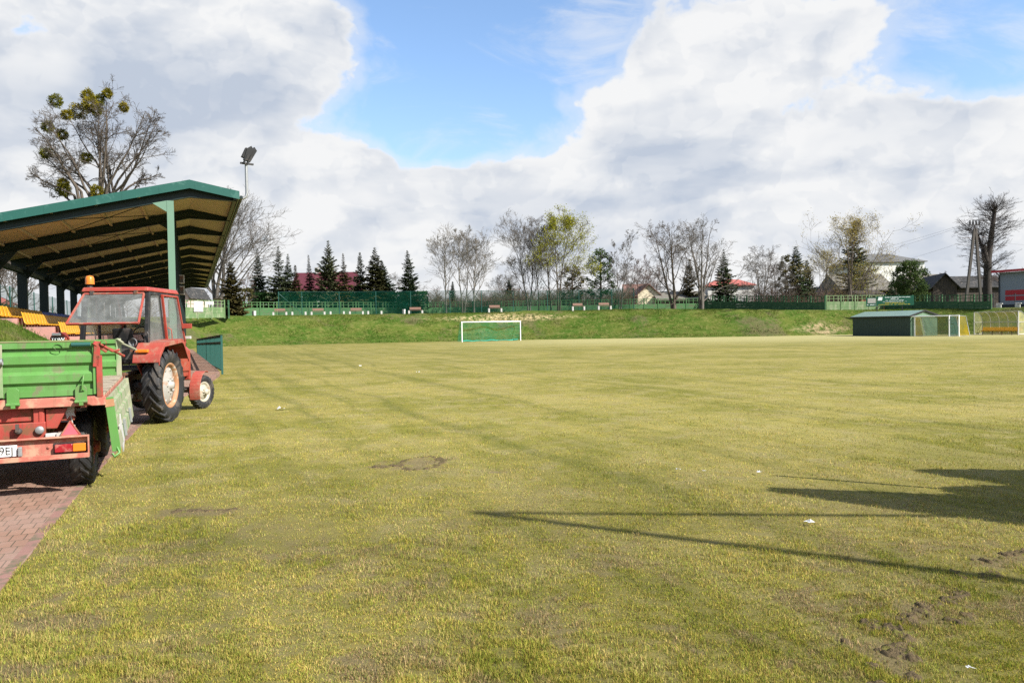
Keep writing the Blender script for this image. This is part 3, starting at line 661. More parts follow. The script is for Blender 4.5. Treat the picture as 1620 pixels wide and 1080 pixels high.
# floodlight on the eave corner
FL = empty('floodlight', P(LE, e0 + .15, ZE), AX, 'black twin floodlight on a bent steel pole at the corner of the stand roof', 'floodlight')
part(FL, 'pole', m_zinc, lambda mb: mb.tube([(-.1, 0, -.02), (.16, 0, -.04), (.24, 0, .02), (.27, 0, .14), (.27, 0, 1.1)], .05, 10))
part(FL, 'crossbar', m_black, lambda mb: mb.bar((.08, -.1, 1.1), (.50, .05, 1.1), .06, .06), .006)
for k, (x, y) in enumerate(((.23, -.06), (.34, .07))):
    h = bpy.data.objects.new('lamp_head', None); COL.objects.link(h); h.parent = FL; h.location = (x, y, 1.20); h.rotation_euler = (R(6), R(24), R(6)); h.empty_display_size = .1
    def f(mb):
        mb.prism([(-.05, -.16, 0), (.06, -.16, 0), (.10, -.16, .42), (-.02, -.16, .50), (-.11, -.16, .36)], (0, .32, 0))
        for q in range(5): mb.box(-.15, -.06, -.13 + q * .06, -.12 + q * .06, .05, .38)
    part(h, 'housing', m_black, f, .01)
    part(h, 'bracket', m_black, lambda mb: (mb.box(-.02, .02, -.19, -.17, -.1, .2), mb.box(-.02, .02, .17, .19, -.1, .2), mb.box(-.02, .02, -.19, .19, -.12, -.1)))
# teal railing along the path
ra, rb = at(351, 560, 29), at(312, 545, 46)
def rz(f): return (.15 + (.05 - .15) * f, 1.52 + (1.21 - 1.52) * f)
RL = empty('path_railing', (ra.x, ra.y, 0), math.atan2((rb - ra).y, (rb - ra).x), 'dark teal steel railing with close upright bars at the end of the brick path', 'railing')
Lr = math.hypot(rb.x - ra.x, rb.y - ra.y)
for f0 in np.linspace(0, 1, 7):
    a, b = rz(f0); part(RL, 'post', m_railp, lambda mb: mb.box(Lr * f0 - .035, Lr * f0 + .035, -.035, .035, a - .1, b))
def f(mb):
    n = 110
    for i in range(n):
        f0 = (i + .5) / n; a, b = rz(f0); mb.box(Lr * f0 - .010, Lr * f0 + .010, -.01, .01, a + .06, b - .03)
part(RL, 'upright_bars', m_railp, f)
for dz in (0.0, -.26):
    part(RL, 'top_rail' if dz == 0 else 'middle_rail', m_dkgreen, lambda mb: mb.bar((-.03, 0, rz(0)[1] + dz), (Lr + .03, 0, rz(1)[1] + dz), .07, .06))
part(RL, 'bottom_rail', m_railp, lambda mb: mb.bar((0, 0, .2), (Lr, 0, .12), .04, .05))
# ------------------------------------------------------------------ wheels
def tyre_mb(Rr, Wd, rim, lugs, lugh, chev):
    mb = MB(); h = Wd / 2; rs_ = Rr - lugh
    prof = [(-h * .72, rim), (-h * .92, rim + (rs_ - rim) * .25), (-h, rim + (rs_ - rim) * .55), (-h * .93, rs_ - .03), (-h * .75, rs_ - .005), (0, rs_), (h * .75, rs_ - .005), (h * .93, rs_ - .03), (h, rim + (rs_ - rim) * .55), (h * .92, rim + (rs_ - rim) * .25), (h * .72, rim)]
    mb.lathe(prof, n=56)
    for i in range(lugs):
        for sd_ in (-1, 1):
            ph0 = 2 * math.pi * (i + (.5 if sd_ > 0 else 0)) / lugs
            rings = []
            for (u, rr, dph) in ((-.04, rs_, 0), (.5, rs_ - .002, chev * .5), (.88, rs_ - .015, chev * .9), (1.02, rs_ - .075, chev)):
                ph = ph0 - dph; x = sd_ * u * h; wt = (.026 + .014 * u) / Rr
                rings.append([(x, (rr + q) * math.sin(ph + s2 * wt), (rr + q) * math.cos(ph + s2 * wt)) for (s2, q) in ((-1, -.02), (-.75, lugh), (.75, lugh), (1, -.02))])
            vs = [p for r_ in rings for p in r_]; fs = []
            for a in range(3):
                for k in range(4): fs.append((a * 4 + k, a * 4 + (k + 1) % 4, a * 4 + 4 + (k + 1) % 4, a * 4 + 4 + k))
            fs += [(0, 1, 2, 3), (12, 15, 14, 13)]; mb.add(vs, fs)
    return mb
def wheel(parent, loc, Rr, Wd, rim, lugs, lugh, chev, side, mats, steer=0.0, dish=.10):
    h = Wd / 2
    e = bpy.data.objects.new('wheel', None); COL.objects.link(e); e.parent = parent; e.location = loc; e.rotation_euler = (0, 0, steer); e.empty_display_size = .1
    tyre_mb(Rr, Wd, rim, lugs, lugh, chev).build('tyre', m_tyre, e)
    mb = MB()
    mb.lathe([(side * h * .74, rim + .012), (side * h * .80, rim - .012), (side * h * .62, rim - .035), (side * h * .3, rim - .06), (-side * h * .3, rim - .06), (-side * h * .75, rim + .01)], n=48)
    mb.build('rim', mats[0], e)
    mb = MB(); x0 = side * (h * .62 - dish)
    mb.lathe([(x0 - side * .03, rim - .05), (x0, rim * .86), (x0 + side * .015, rim * .62), (x0 + side * .05, rim * .42), (x0 + side * .05, rim * .30), (x0 + side * .07, .07), (x0 + side * .12, .06), (x0 + side * .12, .001)], n=40)
    for k in range(8):
        t_ = k * math.pi / 4; mb.lathe([(x0 + side * .045, .016), (x0 + side * .075, .016), (x0 + side * .075, .001)], (0, rim * .34 * math.cos(t_), rim * .34 * math.sin(t_)), n=6)
    if rim > .3:
        for k in range(8):
            t_ = (k + .5) * math.pi / 4; mb.lathe([(x0, .03), (x0 + side * .02, .03), (x0 + side * .02, .001)], (0, rim * .74 * math.cos(t_), rim * .74 * math.sin(t_)), n=8)
    mb.build('disc', mats[1], e)
    return e
# ------------------------------------------------------------------ tractor: origin under the rear axle, +y ahead
TR = empty('farm_tractor', (-7.30, 14.42, 0.0), R(4), 'old red cabbed farm tractor with its rear window propped open', 'tractor')
RW = .69
for sd_ in (1, -1):
    wheel(TR, (sd_ * .72, 0, RW), RW, .34, .415, 19, .038, .42, sd_, (m_rim, m_disc), 0, .04)
    wheel(TR, (sd_ * .62, 2.42, .37 + (.03 if sd_ < 0 else 0)), .37, .18, .215, 24, .012, .25, sd_, (m_cream, m_cream), R(-17), .02)
    def f(mb):    # rear mudguard
        pr = [(-.74, 1.17), (-.70, 1.30), (-.46, 1.50), (.42, 1.56), (.50, 1.53), (.78, 1.18)]
        x0, x1 = sorted((sd_ * .46, sd_ * .93))
        for (a, b) in zip(pr, pr[1:]):
            mb.hexa([(x0, a[0], a[1] - .02), (x1, a[0], a[1] - .02), (x1, b[0], b[1] - .02), (x0, b[0], b[1] - .02), (x0, a[0], a[1]), (x1, a[0], a[1]), (x1, b[0], b[1]), (x0, b[0], b[1])])
        for xx in ((x1 - .015, x1 + .004) if sd_ > 0 else (x0 - .004, x0 + .015),):
            for (a, b) in zip(pr, pr[1:]):
                mb.hexa([(xx[0], a[0], a[1] - .075), (xx[1], a[0], a[1] - .075), (xx[1], b[0], b[1] - .075), (xx[0], b[0], b[1] - .075), (xx[0], a[0], a[1] - .003), (xx[1], a[0], a[1] - .003), (xx[1], b[0], b[1] - .003), (xx[0], b[0], b[1] - .003)])
        xi = sd_ * .465; mb.prism([(xi, -.70, 1.26), (xi, -.46, 1.48), (xi, .42, 1.54), (xi, .75, 1.16), (xi, .6, .75), (xi, -.2, .8)], (-sd_ * .02, 0, 0))
    part(TR, 'rear_mudguard', m_redw, f, .006)
    def f(mb):
        x0, x1 = sd_ * .62 - .11, sd_ * .62 + .11; pts = [(2.42 + .43 * math.cos(a), .38 + .43 * math.sin(a)) for a in np.linspace(R(70), R(200), 14)]
        for (a, b) in zip(pts, pts[1:]):
            mb.hexa([(x0, a[0], a[1]), (x1, a[0], a[1]), (x1, b[0], b[1]), (x0, b[0], b[1])] + [(x0, 2.42 + (a[0] - 2.42) * 1.04, .37 + (a[1] - .37) * 1.04), (x1, 2.42 + (a[0] - 2.42) * 1.04, .37 + (a[1] - .37) * 1.04), (x1, 2.42 + (b[0] - 2.42) * 1.04, .37 + (b[1] - .37) * 1.04), (x0, 2.42 + (b[0] - 2.42) * 1.04, .37 + (b[1] - .37) * 1.04)])
    o = part(TR, 'front_mudguard', m_redw, f, .005)
def f(mb):      # gearbox, rear axle, front axle, engine block, linkage
    mb.box(-.22, .22, -.35, 1.0, .42, .92); mb.lathe([(-.56, .12), (.56, .12)], (0, 0, RW), n=14); mb.box(-.19, .19, .9, 2.05, .45, .95)
    mb.bar((-.55, 2.42, .42), (.55, 2.42, .42), .10, .12); mb.box(-.14, .14, 2.0, 2.75, .40, .62)
    for x in (-.3, .3):
        mb.bar((x, -.2, .55), (x * 1.2, -.85, .52), .05, .07); mb.bar((x, -.25, .98), (x, -.75, .95), .05, .05); mb.bar((x, -.72, .95), (x * 1.2, -.8, .54), .03, .03)
    mb.bar((0, -.3, .42), (0, -.78, .42), .12, .06); mb.bar((.42, 2.3, .44), (.40, 1.2, .52), .03, .03); mb.tube([(.30, 1.55, .62), (.40, 1.58, .66), (.42, 1.78, .66), (.36, 2.0, .60)], .022, 6)
part(TR, 'chassis', m_iron, f, .01)
def f(mb):
    mb.prism([(-.27, 1.55, .86), (.27, 1.55, .86), (.27, 1.55, 1.34), (.20, 1.55, 1.42), (-.20, 1.55, 1.42), (-.27, 1.55, 1.34)], (0, 1.20, -.05))
    mb.prism([(-.26, 2.75, .62), (.26, 2.75, .62), (.26, 2.75, 1.28), (.19, 2.75, 1.37), (-.19, 2.75, 1.37), (-.26, 2.75, 1.28)], (0, .10, -.02))
    mb.box(-.24, .24, 1.6, 2.74, .70, .87)
part(TR, 'bonnet', m_red, f, .02)
part(TR, 'cowl_badge', m_zinc, lambda mb: mb.box(.271, .277, 1.72, 1.86, 1.06, 1.13))
# cab: corner points (x half width, y, z)
rb_, rt_ = (.575, -.36, 1.46), (.56, -.22, 2.42)      # rear bottom / top
mb_, mt_ = (.60, .42, 1.40), (.565, .28, 2.42)        # B post
fb_, ft_ = (.56, 1.52, 1.50), (.53, 1.22, 2.42)       # front
def pt(p, sd_): return (p[0] * sd_, p[1], p[2])
def f(mb):
    for sd_ in (1, -1):
        mb.bar(pt(rb_, sd_), pt(rt_, sd_), .08, .07, (0, 1, 0)); mb.bar(pt(mb_, sd_), pt(mt_, sd_), .04, .05, (0, 1, 0)); mb.bar(pt(fb_, sd_), pt(ft_, sd_), .045, .05, (0, 1, 0))
        mb.bar(pt(rt_, sd_), pt(ft_, sd_), .05, .06); mb.bar(pt(rb_, sd_), pt(mb_, sd_), .05, .07)
    mb.bar(pt(rb_, -1), pt(rb_, 1), .05, .06); mb.bar(pt(rt_, -1), pt(rt_, 1), .06, .07); mb.bar(pt(fb_, -1), pt(fb_, 1), .05, .06); mb.bar(pt(ft_, -1), pt(ft_, 1), .05, .06)
    mb.box(-.575, .575, -.385, -.345, 1.16, 1.44)
    mb.box(-.44, .44, -.34, 1.0, 1.0, 1.05)
part(TR, 'cab_frame', m_black, f, .008)
part(TR, 'rear_panel', m_iron, lambda mb: mb.box(-.34, .34, -.398, -.387, 1.20, 1.40), .004)
def f(mb):
    mb.hexa([(-.60, -.30, 2.455), (.60, -.30, 2.455), (.58, 1.34, 2.455), (-.58, 1.34, 2.455), (-.58, -.27, 2.535), (.58, -.27, 2.535), (.55, 1.28, 2.545), (-.55, 1.28, 2.545)])
part(TR, 'cab_roof', m_red, f, .02)
def f(mb):
    mb.box(-.54, .54, 1.14, 1.5, 1.05, 1.46)
part(TR, 'dashboard', m_black, f, .02)
for sd_ in (1, -1):
    def quad4(a, b, c, d, ins): 
        ps = [Vector(p) for p in (a, b, c, d)]; cen = sum(ps, Vector()) / 4; return [p + (cen - p).normalized() * ins for p in ps]
    q = quad4(pt(rb_, sd_), pt(mb_, sd_), pt(mt_, sd_), pt(rt_, sd_), .03)
    part(TR, 'rear_side_pane', m_glass, lambda mb: mb.prism(q, (sd_ * .006, 0, 0)))
    dr = bpy.data.objects.new('door', None); COL.objects.link(dr); dr.parent = TR; dr.empty_display_size = .1
    qd = [Vector(pt(p, sd_)) + Vector((sd_ * .035, 0, 0)) for p in ((.60, .48, 1.40), (.575, 1.50, 1.47), (.545, 1.19, 2.40), (.57, .34, 2.40))]
    part(dr, 'door_frame', m_red, lambda mb: [mb.bar(a, b, .035, .045, (sd_, 0, 0)) for a, b in zip(qd, qd[1:] + qd[:1])], .004)
    part(dr, 'door_glass', m_glass, lambda mb: mb.prism([p - Vector((sd_ * .01, 0, 0)) for p in qd], (sd_ * .006, 0, 0)))
    part(dr, 'lower_panel', m_red, lambda mb: mb.prism([(sd_ * .635, .50, 1.40), (sd_ * .61, 1.50, 1.46), (sd_ * .60, 1.40, 1.05), (sd_ * .60, 1.25, .86), (sd_ * .63, .62, 1.16)], (sd_ * .02, 0, 0)), .004)
    part(dr, 'door_handle', m_redw, lambda mb: mb.tube([(sd_ * .66, .50, 1.48), (sd_ * .72, .50, 1.50), (sd_ * .72, .46, 1.74), (sd_ * .66, .44, 1.78)], .011, 6))
    part(TR, 'windscreen_side_post', m_redw, lambda mb: mb.bar((sd_ * .58, 1.545, 1.47), (sd_ * .55, 1.25, 2.42), .03, .03, (0, 1, 0)))
part(TR, 'windscreen', m_glass, lambda mb: mb.prism([(-.53, 1.50, 1.53), (.53, 1.50, 1.53), (.50, 1.23, 2.39), (-.50, 1.23, 2.39)], (0, .006, 0)))
RWd = bpy.data.objects.new('rear_window', None); COL.objects.link(RWd); RWd.parent = TR; RWd.empty_display_size = .1
qw = [Vector(p) for p in ((-.54, -.30, 2.41), (.52, -.30, 2.41), (.61, -.80, 1.86), (-.63, -.80, 1.86))]
part(RWd, 'window_frame', m_redw, lambda mb: [mb.bar(a, b, .03, .04, (0, -.74, .67)) for a, b in zip(qw, qw[1:] + qw[:1])], .004)
part(RWd, 'pane', m_glass, lambda mb: mb.prism(qw, (0, -.004, .004)))
for x in (-.4, .38): part(RWd, 'hinge', m_iron, lambda mb: mb.box(x - .03, x + .03, -.33, -.26, 2.40, 2.47))
def f(mb):     # seat seen through the glass
    mb.box(-.22, .22, .05, .5, 1.28, 1.38); mb.hexa([(-.2, .02, 1.36), (.2, .02, 1.36), (.2, .1, 1.36), (-.2, .1, 1.36), (-.18, -.06, 1.78), (.18, -.06, 1.78), (.18, .0, 1.78), (-.18, .0, 1.78)])
part(TR, 'driver_seat', m_black, f, .03)
def f(mb):
    mb.tube([(0, 1.2, 1.4), (0, .85, 1.66)], .02, 6); mb.tube([(.19 * math.cos(a), .85 + .11 * math.sin(a), 1.66 + .15 * math.sin(a)) for a in np.linspace(0, 2 * math.pi, 21)], .014, 6, False)
    mb.bar((-.18, .85, 1.66), (.18, .85, 1.66), .02, .02)
part(TR, 'steering_wheel', m_black, f)
part(TR, 'exhaust', m_iron, lambda mb: mb.tube([(-.3, 1.9, 1.3), (-.3, 1.9, 2.2)], .04, 10))
def f(mb): mb.lathe([(0, .055), (.03, .06), (.035, .04), (.09, .04)], (-.52, -.12, 2.52), 'Z', 14)
part(TR, 'beacon_base', m_black, f)
part(TR, 'beacon_lamp', m_orange, lambda mb: mb.lathe([(0, .078), (.11, .074), (.15, .058), (.165, .001)], (-.52, -.12, 2.60), 'Z', 18))
part(TR, 'mirror', m_red, lambda mb: (mb.box(.60, .80, 1.36, 1.39, 1.76, 1.86), mb.tube([(.56, 1.4, 1.85), (.7, 1.4, 1.81)], .012, 6)), .01)
part(TR, 'side_lamp', m_conc, lambda mb: mb.box(.60, .72, 1.52, 1.58, 1.54, 1.60), .01)
for sd_ in (1, -1):
    part(TR, 'indicator', m_orange, lambda mb: mb.box(sd_ * .62 - .11, sd_ * .62 + .11, -.735, -.66, 1.33, 1.39), .015)
part(TR, 'work_lamp', m_zinc, lambda mb: (mb.lathe([(0, .07), (.03, .075), (.09, .05), (.12, .02)], (.42, -.62, 1.52), 'Y', 16), mb.box(.41, .43, -.58, -.56, 1.38, 1.5)))
part(TR, 'lever', m_iron, lambda mb: mb.tube([(.62, -.40, 1.50), (.63, -.42, 1.66), (.60, -.42, 1.70)], .012, 6))
# number plate lamp box on the left mudguard
def f(mb):
    mb.prism([(-.99, -.66, 1.36), (-.70, -.66, 1.36), (-.70, -.66, 1.62), (-.76, -.66, 1.72), (-.93, -.66, 1.72), (-.99, -.66, 1.62)], (0, .12, 0))
o = part(TR, 'plate_holder', m_red, f, .01)
part(o, 'plate', m_black, lambda mb: mb.box(-.955, -.735, -.668, -.662, 1.42, 1.645))
part(o, 'plate_lamp', m_zinc, lambda mb: mb.box(-.93, -.78, -.71, -.655, 1.66, 1.71), .01)
text(o, 'plate_writing', 'TDW', .098, m_signw, (-.845, -.669, 1.585), (R(90), 0, 0)); text(o, 'plate_writing', '2051', .098, m_signw, (-.845, -.669, 1.485), (R(90), 0, 0))

# ------------------------------------------------------------------ trailer: origin on the ground under the right rear bed corner, +y ahead, bed to -x
tl_ = P(-.86, 9.25)
TL = empty('tipping_trailer', (tl_.x, tl_.y, 0), AX + R(1.5), 'green and red tipping farm trailer with its right side board hanging open', 'trailer')
BW, BL, BZ0 = 2.15, 3.75, 1.04
part(TL, 'bed_floor', [m_wood, m_trred], lambda mb: ([mb.box(-BW + .03 + k * .236, -BW + .03 + k * .236 + .228, .05, BL - .05, BZ0 - .03, BZ0 + .01 + .004 * (k % 3)) for k in range(9)]), .004)
def f(mb):
    mb.box(-BW, 0, .0, .05, BZ0 - .11, BZ0 - .01); mb.box(-BW, 0, BL - .05, BL, BZ0 - .11, BZ0); mb.box(-.05, 0, .05, BL - .05, BZ0 - .10, BZ0 - .005); mb.box(-BW, -BW + .05, .05, BL - .05, BZ0 - .1, BZ0 - .005)
    for k in range(5): mb.box(-BW + .05, -.05, .5 + k * .65, .56 + k * .65, BZ0 - .10, BZ0 - .032)
    mb.prism([(-.32, -.004, BZ0 - .02), (0.01, -.004, BZ0 - .02), (.01, -.004, BZ0 - .11), (-.12, -.004, BZ0 - .11)], (0, -.02, 0))
part(TL, 'bed_frame', m_bumper, f, .006)
def ribbed(mb, x0, x1, y, z0, z1, th, face):
    """pressed panel with two trapezoid ribs, ribs bulge along face*y"""
    H = z1 - z0; zs = [0, .10, .14, .26, .32, .42, .47, .59, .65, .78, .82, 1.0]; of = [0.012, 0.012, -.012, -.012, .03, .03, -.006, -.006, .03, .03, -.012, -.012]
    zs = [0, .11, .115, .20, .26, .40, .46, .55, .61, .75, .81, .885, .89, 1.0]; of = [.016, .016, -.016, -.016, .016, .016, -.016, -.016, .016, .016, -.016, -.016, .018, .018]
    vs = []
    for a, b in zip(zs, of): vs += [(x0, y + face * b, z0 + H * a), (x1, y + face * b, z0 + H * a)]
    n = len(zs); L = len(vs); vs += [(x, yy - face * th, z) for x, yy, z in vs]
    fs = []
    for i in range(n - 1): fs += [(2 * i, 2 * i + 1, 2 * i + 3, 2 * i + 2), (L + 2 * i, L + 2 * i + 2, L + 2 * i + 3, L + 2 * i + 1), (2 * i, 2 * i + 2, L + 2 * i + 2, L + 2 * i), (2 * i + 1, L + 2 * i + 1, L + 2 * i + 3, 2 * i + 3)]
    fs += [(0, L, L + 1, 1), (2 * n - 2, 2 * n - 1, L + 2 * n - 1, L + 2 * n - 2)]
    mb.add(vs, fs)
m_rusty = M('muddy worn edge', (.20, .17, .085), .85, .25, 5, (.10, .19, .05), .4, 7)
TG = part(TL, 'tailgate', m_green, lambda mb: (ribbed(mb, -BW + .07, -.075, .02, BZ0 + .005, BZ0 + .57, .02, -1), mb.box(-.105, -.072, -.012, .03, BZ0 + .012, BZ0 + .562)), .003)
part(TG, 'top_edge', m_rusty, lambda mb: mb.box(-BW + .07, -.075, -.004, .045, BZ0 + .571, BZ0 + .583), .003)
part(TG, 'stiffener', m_greenw, lambda mb: [mb.box(x - .035, x + .035, -.024, -.002, BZ0 + .012, BZ0 + .555) for x in (-.95,)], .004)
for x in (-.22, -.83, -1.6): part(TG, 'hinge_bracket', m_green, lambda mb: (mb.prism([(x - .055, -.03, BZ0 - .05), (x + .055, -.03, BZ0 - .05), (x + .055, -.03, BZ0 + .08), (x + .03, -.03, BZ0 + .11), (x - .03, -.03, BZ0 + .11), (x - .055, -.03, BZ0 + .08)], (0, .02, 0)), mb.lathe([(-.06, .018), (.06, .018)], (x, -.035, BZ0 - .06), n=8), mb.box(x - .02, x + .02, -.05, -.02, BZ0 - .10, BZ0 - .04)), .003)
part(TG, 'latch_bar', m_zinc, lambda mb: (mb.tube([(-1.6, -.05, BZ0 + .38), (-.93, -.05, BZ0 + .38)], .014, 6), mb.lathe([(-.025, .035), (.025, .035)], (-.93, -.05, BZ0 + .38), n=10), mb.bar((-1.0, -.045, BZ0 + .02), (-1.0, -.045, BZ0 + .36), .03, .02)))
part(TG, 'grab_handle', m_green, lambda mb: mb.tube([(-.19, -.03, BZ0 + .05), (-.21, -.06, BZ0 + .07), (-.19, -.06, BZ0 + .21), (-.19, -.02, BZ0 + .22)], .008, 6))
part(TG, 'top_tube', m_railp, lambda mb: mb.lathe([(-.30, .024), (-.12, .024)], (0, -.005, BZ0 + .54), n=10))
part(TG, 'lock_plate', m_greenw, lambda mb: mb.lathe([(-.035, .045), (-.02, .045)], (-.41, 0, BZ0 + .525), 'Y', 12))
def f(mb):
    mb.bar((-.045, .0, BZ0 - .02), (-.045, .0, BZ0 + .42), .055, .06, (0, 1, 0)); mb.bar((-.075, .0, BZ0 + .30), (-.055, .0, BZ0 + .57), .06, .06, (0, 1, 0))
    mb.bar((-.09, -.03, BZ0 + .56), (.03, .02, BZ0 + .46), .03, .04); mb.tube([(0, 0, BZ0 + .52), (.18, .25, BZ0 + .40)], .016, 6); mb.tube([(-.03, -.02, BZ0 + .54), (.08, .02, BZ0 + .46), (.14, .1, BZ0 + .47)], .014, 6); mb.lathe([(-.05, .03), (.05, .03)], (.0, .0, BZ0 + .55), 'Y', 8)
part(TL, 'corner_post', m_trred, f, .005)
def f(mb):
    mb.bar((-.05, BL, BZ0), (-.05, BL, BZ0 + .57), .07, .06, (0, 1, 0)); mb.tube([(-.05, BL, BZ0 + .52), (.2, BL - .28, BZ0 + .40)], .016, 6); mb.tube([(-.06, BL - .03, BZ0 + .56), (.02, BL - .1, BZ0 + .5)], .02, 6)
part(TL, 'front_post', m_greenw, f, .005)
part(TL, 'front_board', m_green, lambda mb: ribbed(mb, -BW + .05, -.085, BL - .02, BZ0 + .005, BZ0 + .56, .02, -1), .003)
def side_board(mb):   # built upright in x, hinge at z=0
    H = .585; zs = [0, .11, .13, .30, .34, .40, .42, .60, .64, .70, .72, 1.0]; of = [.03, .03, 0, 0, .03, .03, 0, 0, .03, .03, 0, 0]
    vs = []
    for a, b in zip(zs, of): vs += [(b, .06, H * a), (b, BL - .06, H * a)]
    n = len(zs); L = len(vs); vs += [(x - .025, y, z) for x, y, z in vs]; fs = []
    for i in range(n - 1): fs += [(2 * i, 2 * i + 1, 2 * i + 3, 2 * i + 2), (L + 2 * i, L + 2 * i + 2, L + 2 * i + 3, L + 2 * i + 1), (2 * i, 2 * i + 2, L + 2 * i + 2, L + 2 * i), (2 * i + 1, L + 2 * i + 1, L + 2 * i + 3, 2 * i + 3)]
    fs += [(0, L, L + 1, 1), (2 * n - 2, 2 * n - 1, L + 2 * n - 1, L + 2 * n - 2)]
    mb.add(vs, fs)
mb = MB(); side_board(mb); SB = mb.build('left_side_board', m_green, TL, .003); SB.location = (-BW + .03, 0, BZ0)
mb = MB(); side_board(mb)
for y in (.03, BL - .03): mb.box(-.025, .04, y - .035, y + .035, 0, .585)
HB = mb.build('hanging_side_board', m_greenw, TL, .003); HB.location = (.045, 0, BZ0 - .03); HB.rotation_euler = (0, R(174), 0); HB['label'] = 'worn side board hanging open from the bed edge'
part(HB, 'end_cap', m_green, lambda mb: mb.box(-.035, .05, -.012, -.004, .0, .585), .003)
part(HB, 'corner_plate', m_rim, lambda mb: mb.box(-.037, .052, -.016, -.013, .02, .10))
part(HB, 'latch_hook', m_green, lambda mb: mb.tube([(0, .0, .54), (-.02, -.03, .60), (.03, -.04, .64), (.05, -.02, .60)], .014, 6))
for y in (1.1, 2.6): part(HB, 'hasp', m_zinc, lambda mb: (mb.box(-.055, -.027, y - .03, y + .03, .36, .56),), .004)
part(TL, 'mud_flap', m_conc, lambda mb: mb.bar((.02, 2.55, .62), (.06, 2.6, .36), .34, .012, (1, 0, 0)))
part(TL, 'mud_flap', m_conc, lambda mb: mb.bar((.10, .62, .70), (.13, .78, .38), .26, .012, (1, 0, 0)))
def f(mb):
    for x in (-BW + .52, -.62): mb.box(x - .05, x + .05, .06, BL + .1, BZ0 - .28, BZ0 - .102)
    mb.box(-BW + .3, -.30, .14, .26, BZ0 - .27, BZ0 - .12)
    mb.box(-BW + .1, -.66, .10, .16, BZ0 - .25, BZ0 - .11)
    mb.prism([(-.56, .08, BZ0 - .13), (-.36, .08, BZ0 - .13), (-.46, .08, BZ0 - .34), (-.56, .08, BZ0 - .34)], (0, .05, 0))
    mb.box(-BW + .3, -.56, .04, .10, .60, .78)
    for x in (-1.35, -.60): mb.box(x - .02, x + .02, .05, .12, .58, BZ0 - .11)
    for y in (.62, 2.7): mb.box(-BW + .25, -.25, y - .06, y + .06, .38, .50)
    for x in (-BW + .52, -.62): mb.bar((x, .1, .62), (x, 1.15, .62), .07, .07)
part(TL, 'chassis', m_trred, f, .008)
part(TL, 'tow_hook', m_iron, lambda mb: (mb.lathe([(0, .036), (-.05, .034), (-.08, .02), (-.085, .001)], (-.80, .04, .70), 'Y', 12), mb.box(-.815, -.785, -.05, -.02, .7, .78)))
part(TL, 'trailer_socket', m_zinc, lambda mb: mb.lathe([(0, .040), (-.035, .042), (-.04, .036), (-.042, .001)], (-.61, .04, .70), 'Y', 18))
part(TL, 'frayed_strap', m_conc, lambda mb: (mb.box(-.40, -.30, .12, .16, BZ0 - .17, BZ0 - .10), mb.prism([(-.39, .13, BZ0 - .17), (-.31, .13, BZ0 - .17), (-.29, .13, BZ0 - .23), (-.34, .13, BZ0 - .21), (-.37, .13, BZ0 - .25)], (0, .01, 0)), mb.tube([(-.34, .14, BZ0 - .2), (-.32, .13, BZ0 - .31), (-.3, .14, BZ0 - .33)], .006, 5)))
part(TL, 'bumper_arm', m_conc, lambda mb: (mb.box(-.56, -.42, .0, .05, .615, .66), mb.box(-.46, -.41, -.02, .04, .52, .66)), .008)
def f(mb):
    z0, z1 = .405, .635
    mb.box(-BW + .05, -.16, -.09, -.075, z0, z1); mb.box(-BW + .05, -.16, -.15, -.09, z1 - .014, z1); mb.box(-BW + .05, -.16, -.15, -.09, z0, z0 + .014); mb.box(-.162, -.150, -.152, -.074, z0, z1)
    mb.box(-BW + .05, -.16, -.155, -.149, z0, z0 + .05)
    for x, zz_ in ((-.52, .59), (-.52, .53)): mb.lathe([(0, .014), (-.015, .014), (-.016, .001)], (x, -.09, zz_), 'Y', 8)
BM = part(TL, 'bumper', m_bumper, f, .003)
LPp = part(BM, 'tail_lamp', m_lampred, lambda mb: mb.box(-.46, -.30, -.155, -.10, .475, .555), .006)
part(BM, 'indicator_lamp', m_orange, lambda mb: mb.box(-.297, -.180, -.155, -.10, .475, .555), .006)
part(BM, 'lamp_backing', m_black, lambda mb: mb.box(-.475, -.175, -.102, -.092, .46, .565))
part(BM, 'warning_triangle', [m_refl, m_white], lambda mb: (mb.prism([(-.405, -.07, .636), (-.235, -.07, .636), (-.32, -.07, .785)], (0, -.012, 0)),), .004)
part(BM, 'triangle_border', m_redw, lambda mb: [mb.bar(a, b, .012, .010, (0, 1, 0)) for a, b in (((-.41, -.084, .639), (-.23, -.084, .639)), ((-.23, -.084, .639), (-.32, -.084, .79)), ((-.32, -.084, .79), (-.41, -.084, .639)))])
NP = part(BM, 'number_plate', m_plate, lambda mb: mb.box(-1.22, -.795, -.106, -.092, .462, .575), .004)
text(NP, 'plate_writing', '09EJ', .115, m_ink, (-.825, -.108, .517), (R(90), 0, 0), 'RIGHT', sx=.88)
part(BM, 'plate_lamp', m_zinc, lambda mb: mb.box(-.785, -.75, -.14, -.092, .46, .555), .006)
for x in (-.27, -BW + .27):
    for y in (.64, 2.72): wheel(TL, (x, y, .41), .41, .24, .22, 20, .012, .45, 1 if x > -1 else -1, (m_trred, m_trred), 0, .03)
def f(mb):
    mb.bar((-.62, BL + .1, .62), (-.62, BL + 2.25, .46), .08, .08); mb.bar((-BW + .52, BL + .1, .62), (-.62, BL + 2.25, .46), .08, .08); mb.tube([(-.62 + .06 * math.cos(a), BL + 2.31 + .06 * math.sin(a), .46) for a in np.linspace(0, 6.28, 13)], .018, 6, False)
part(TL, 'drawbar', m_trred, f, .006)

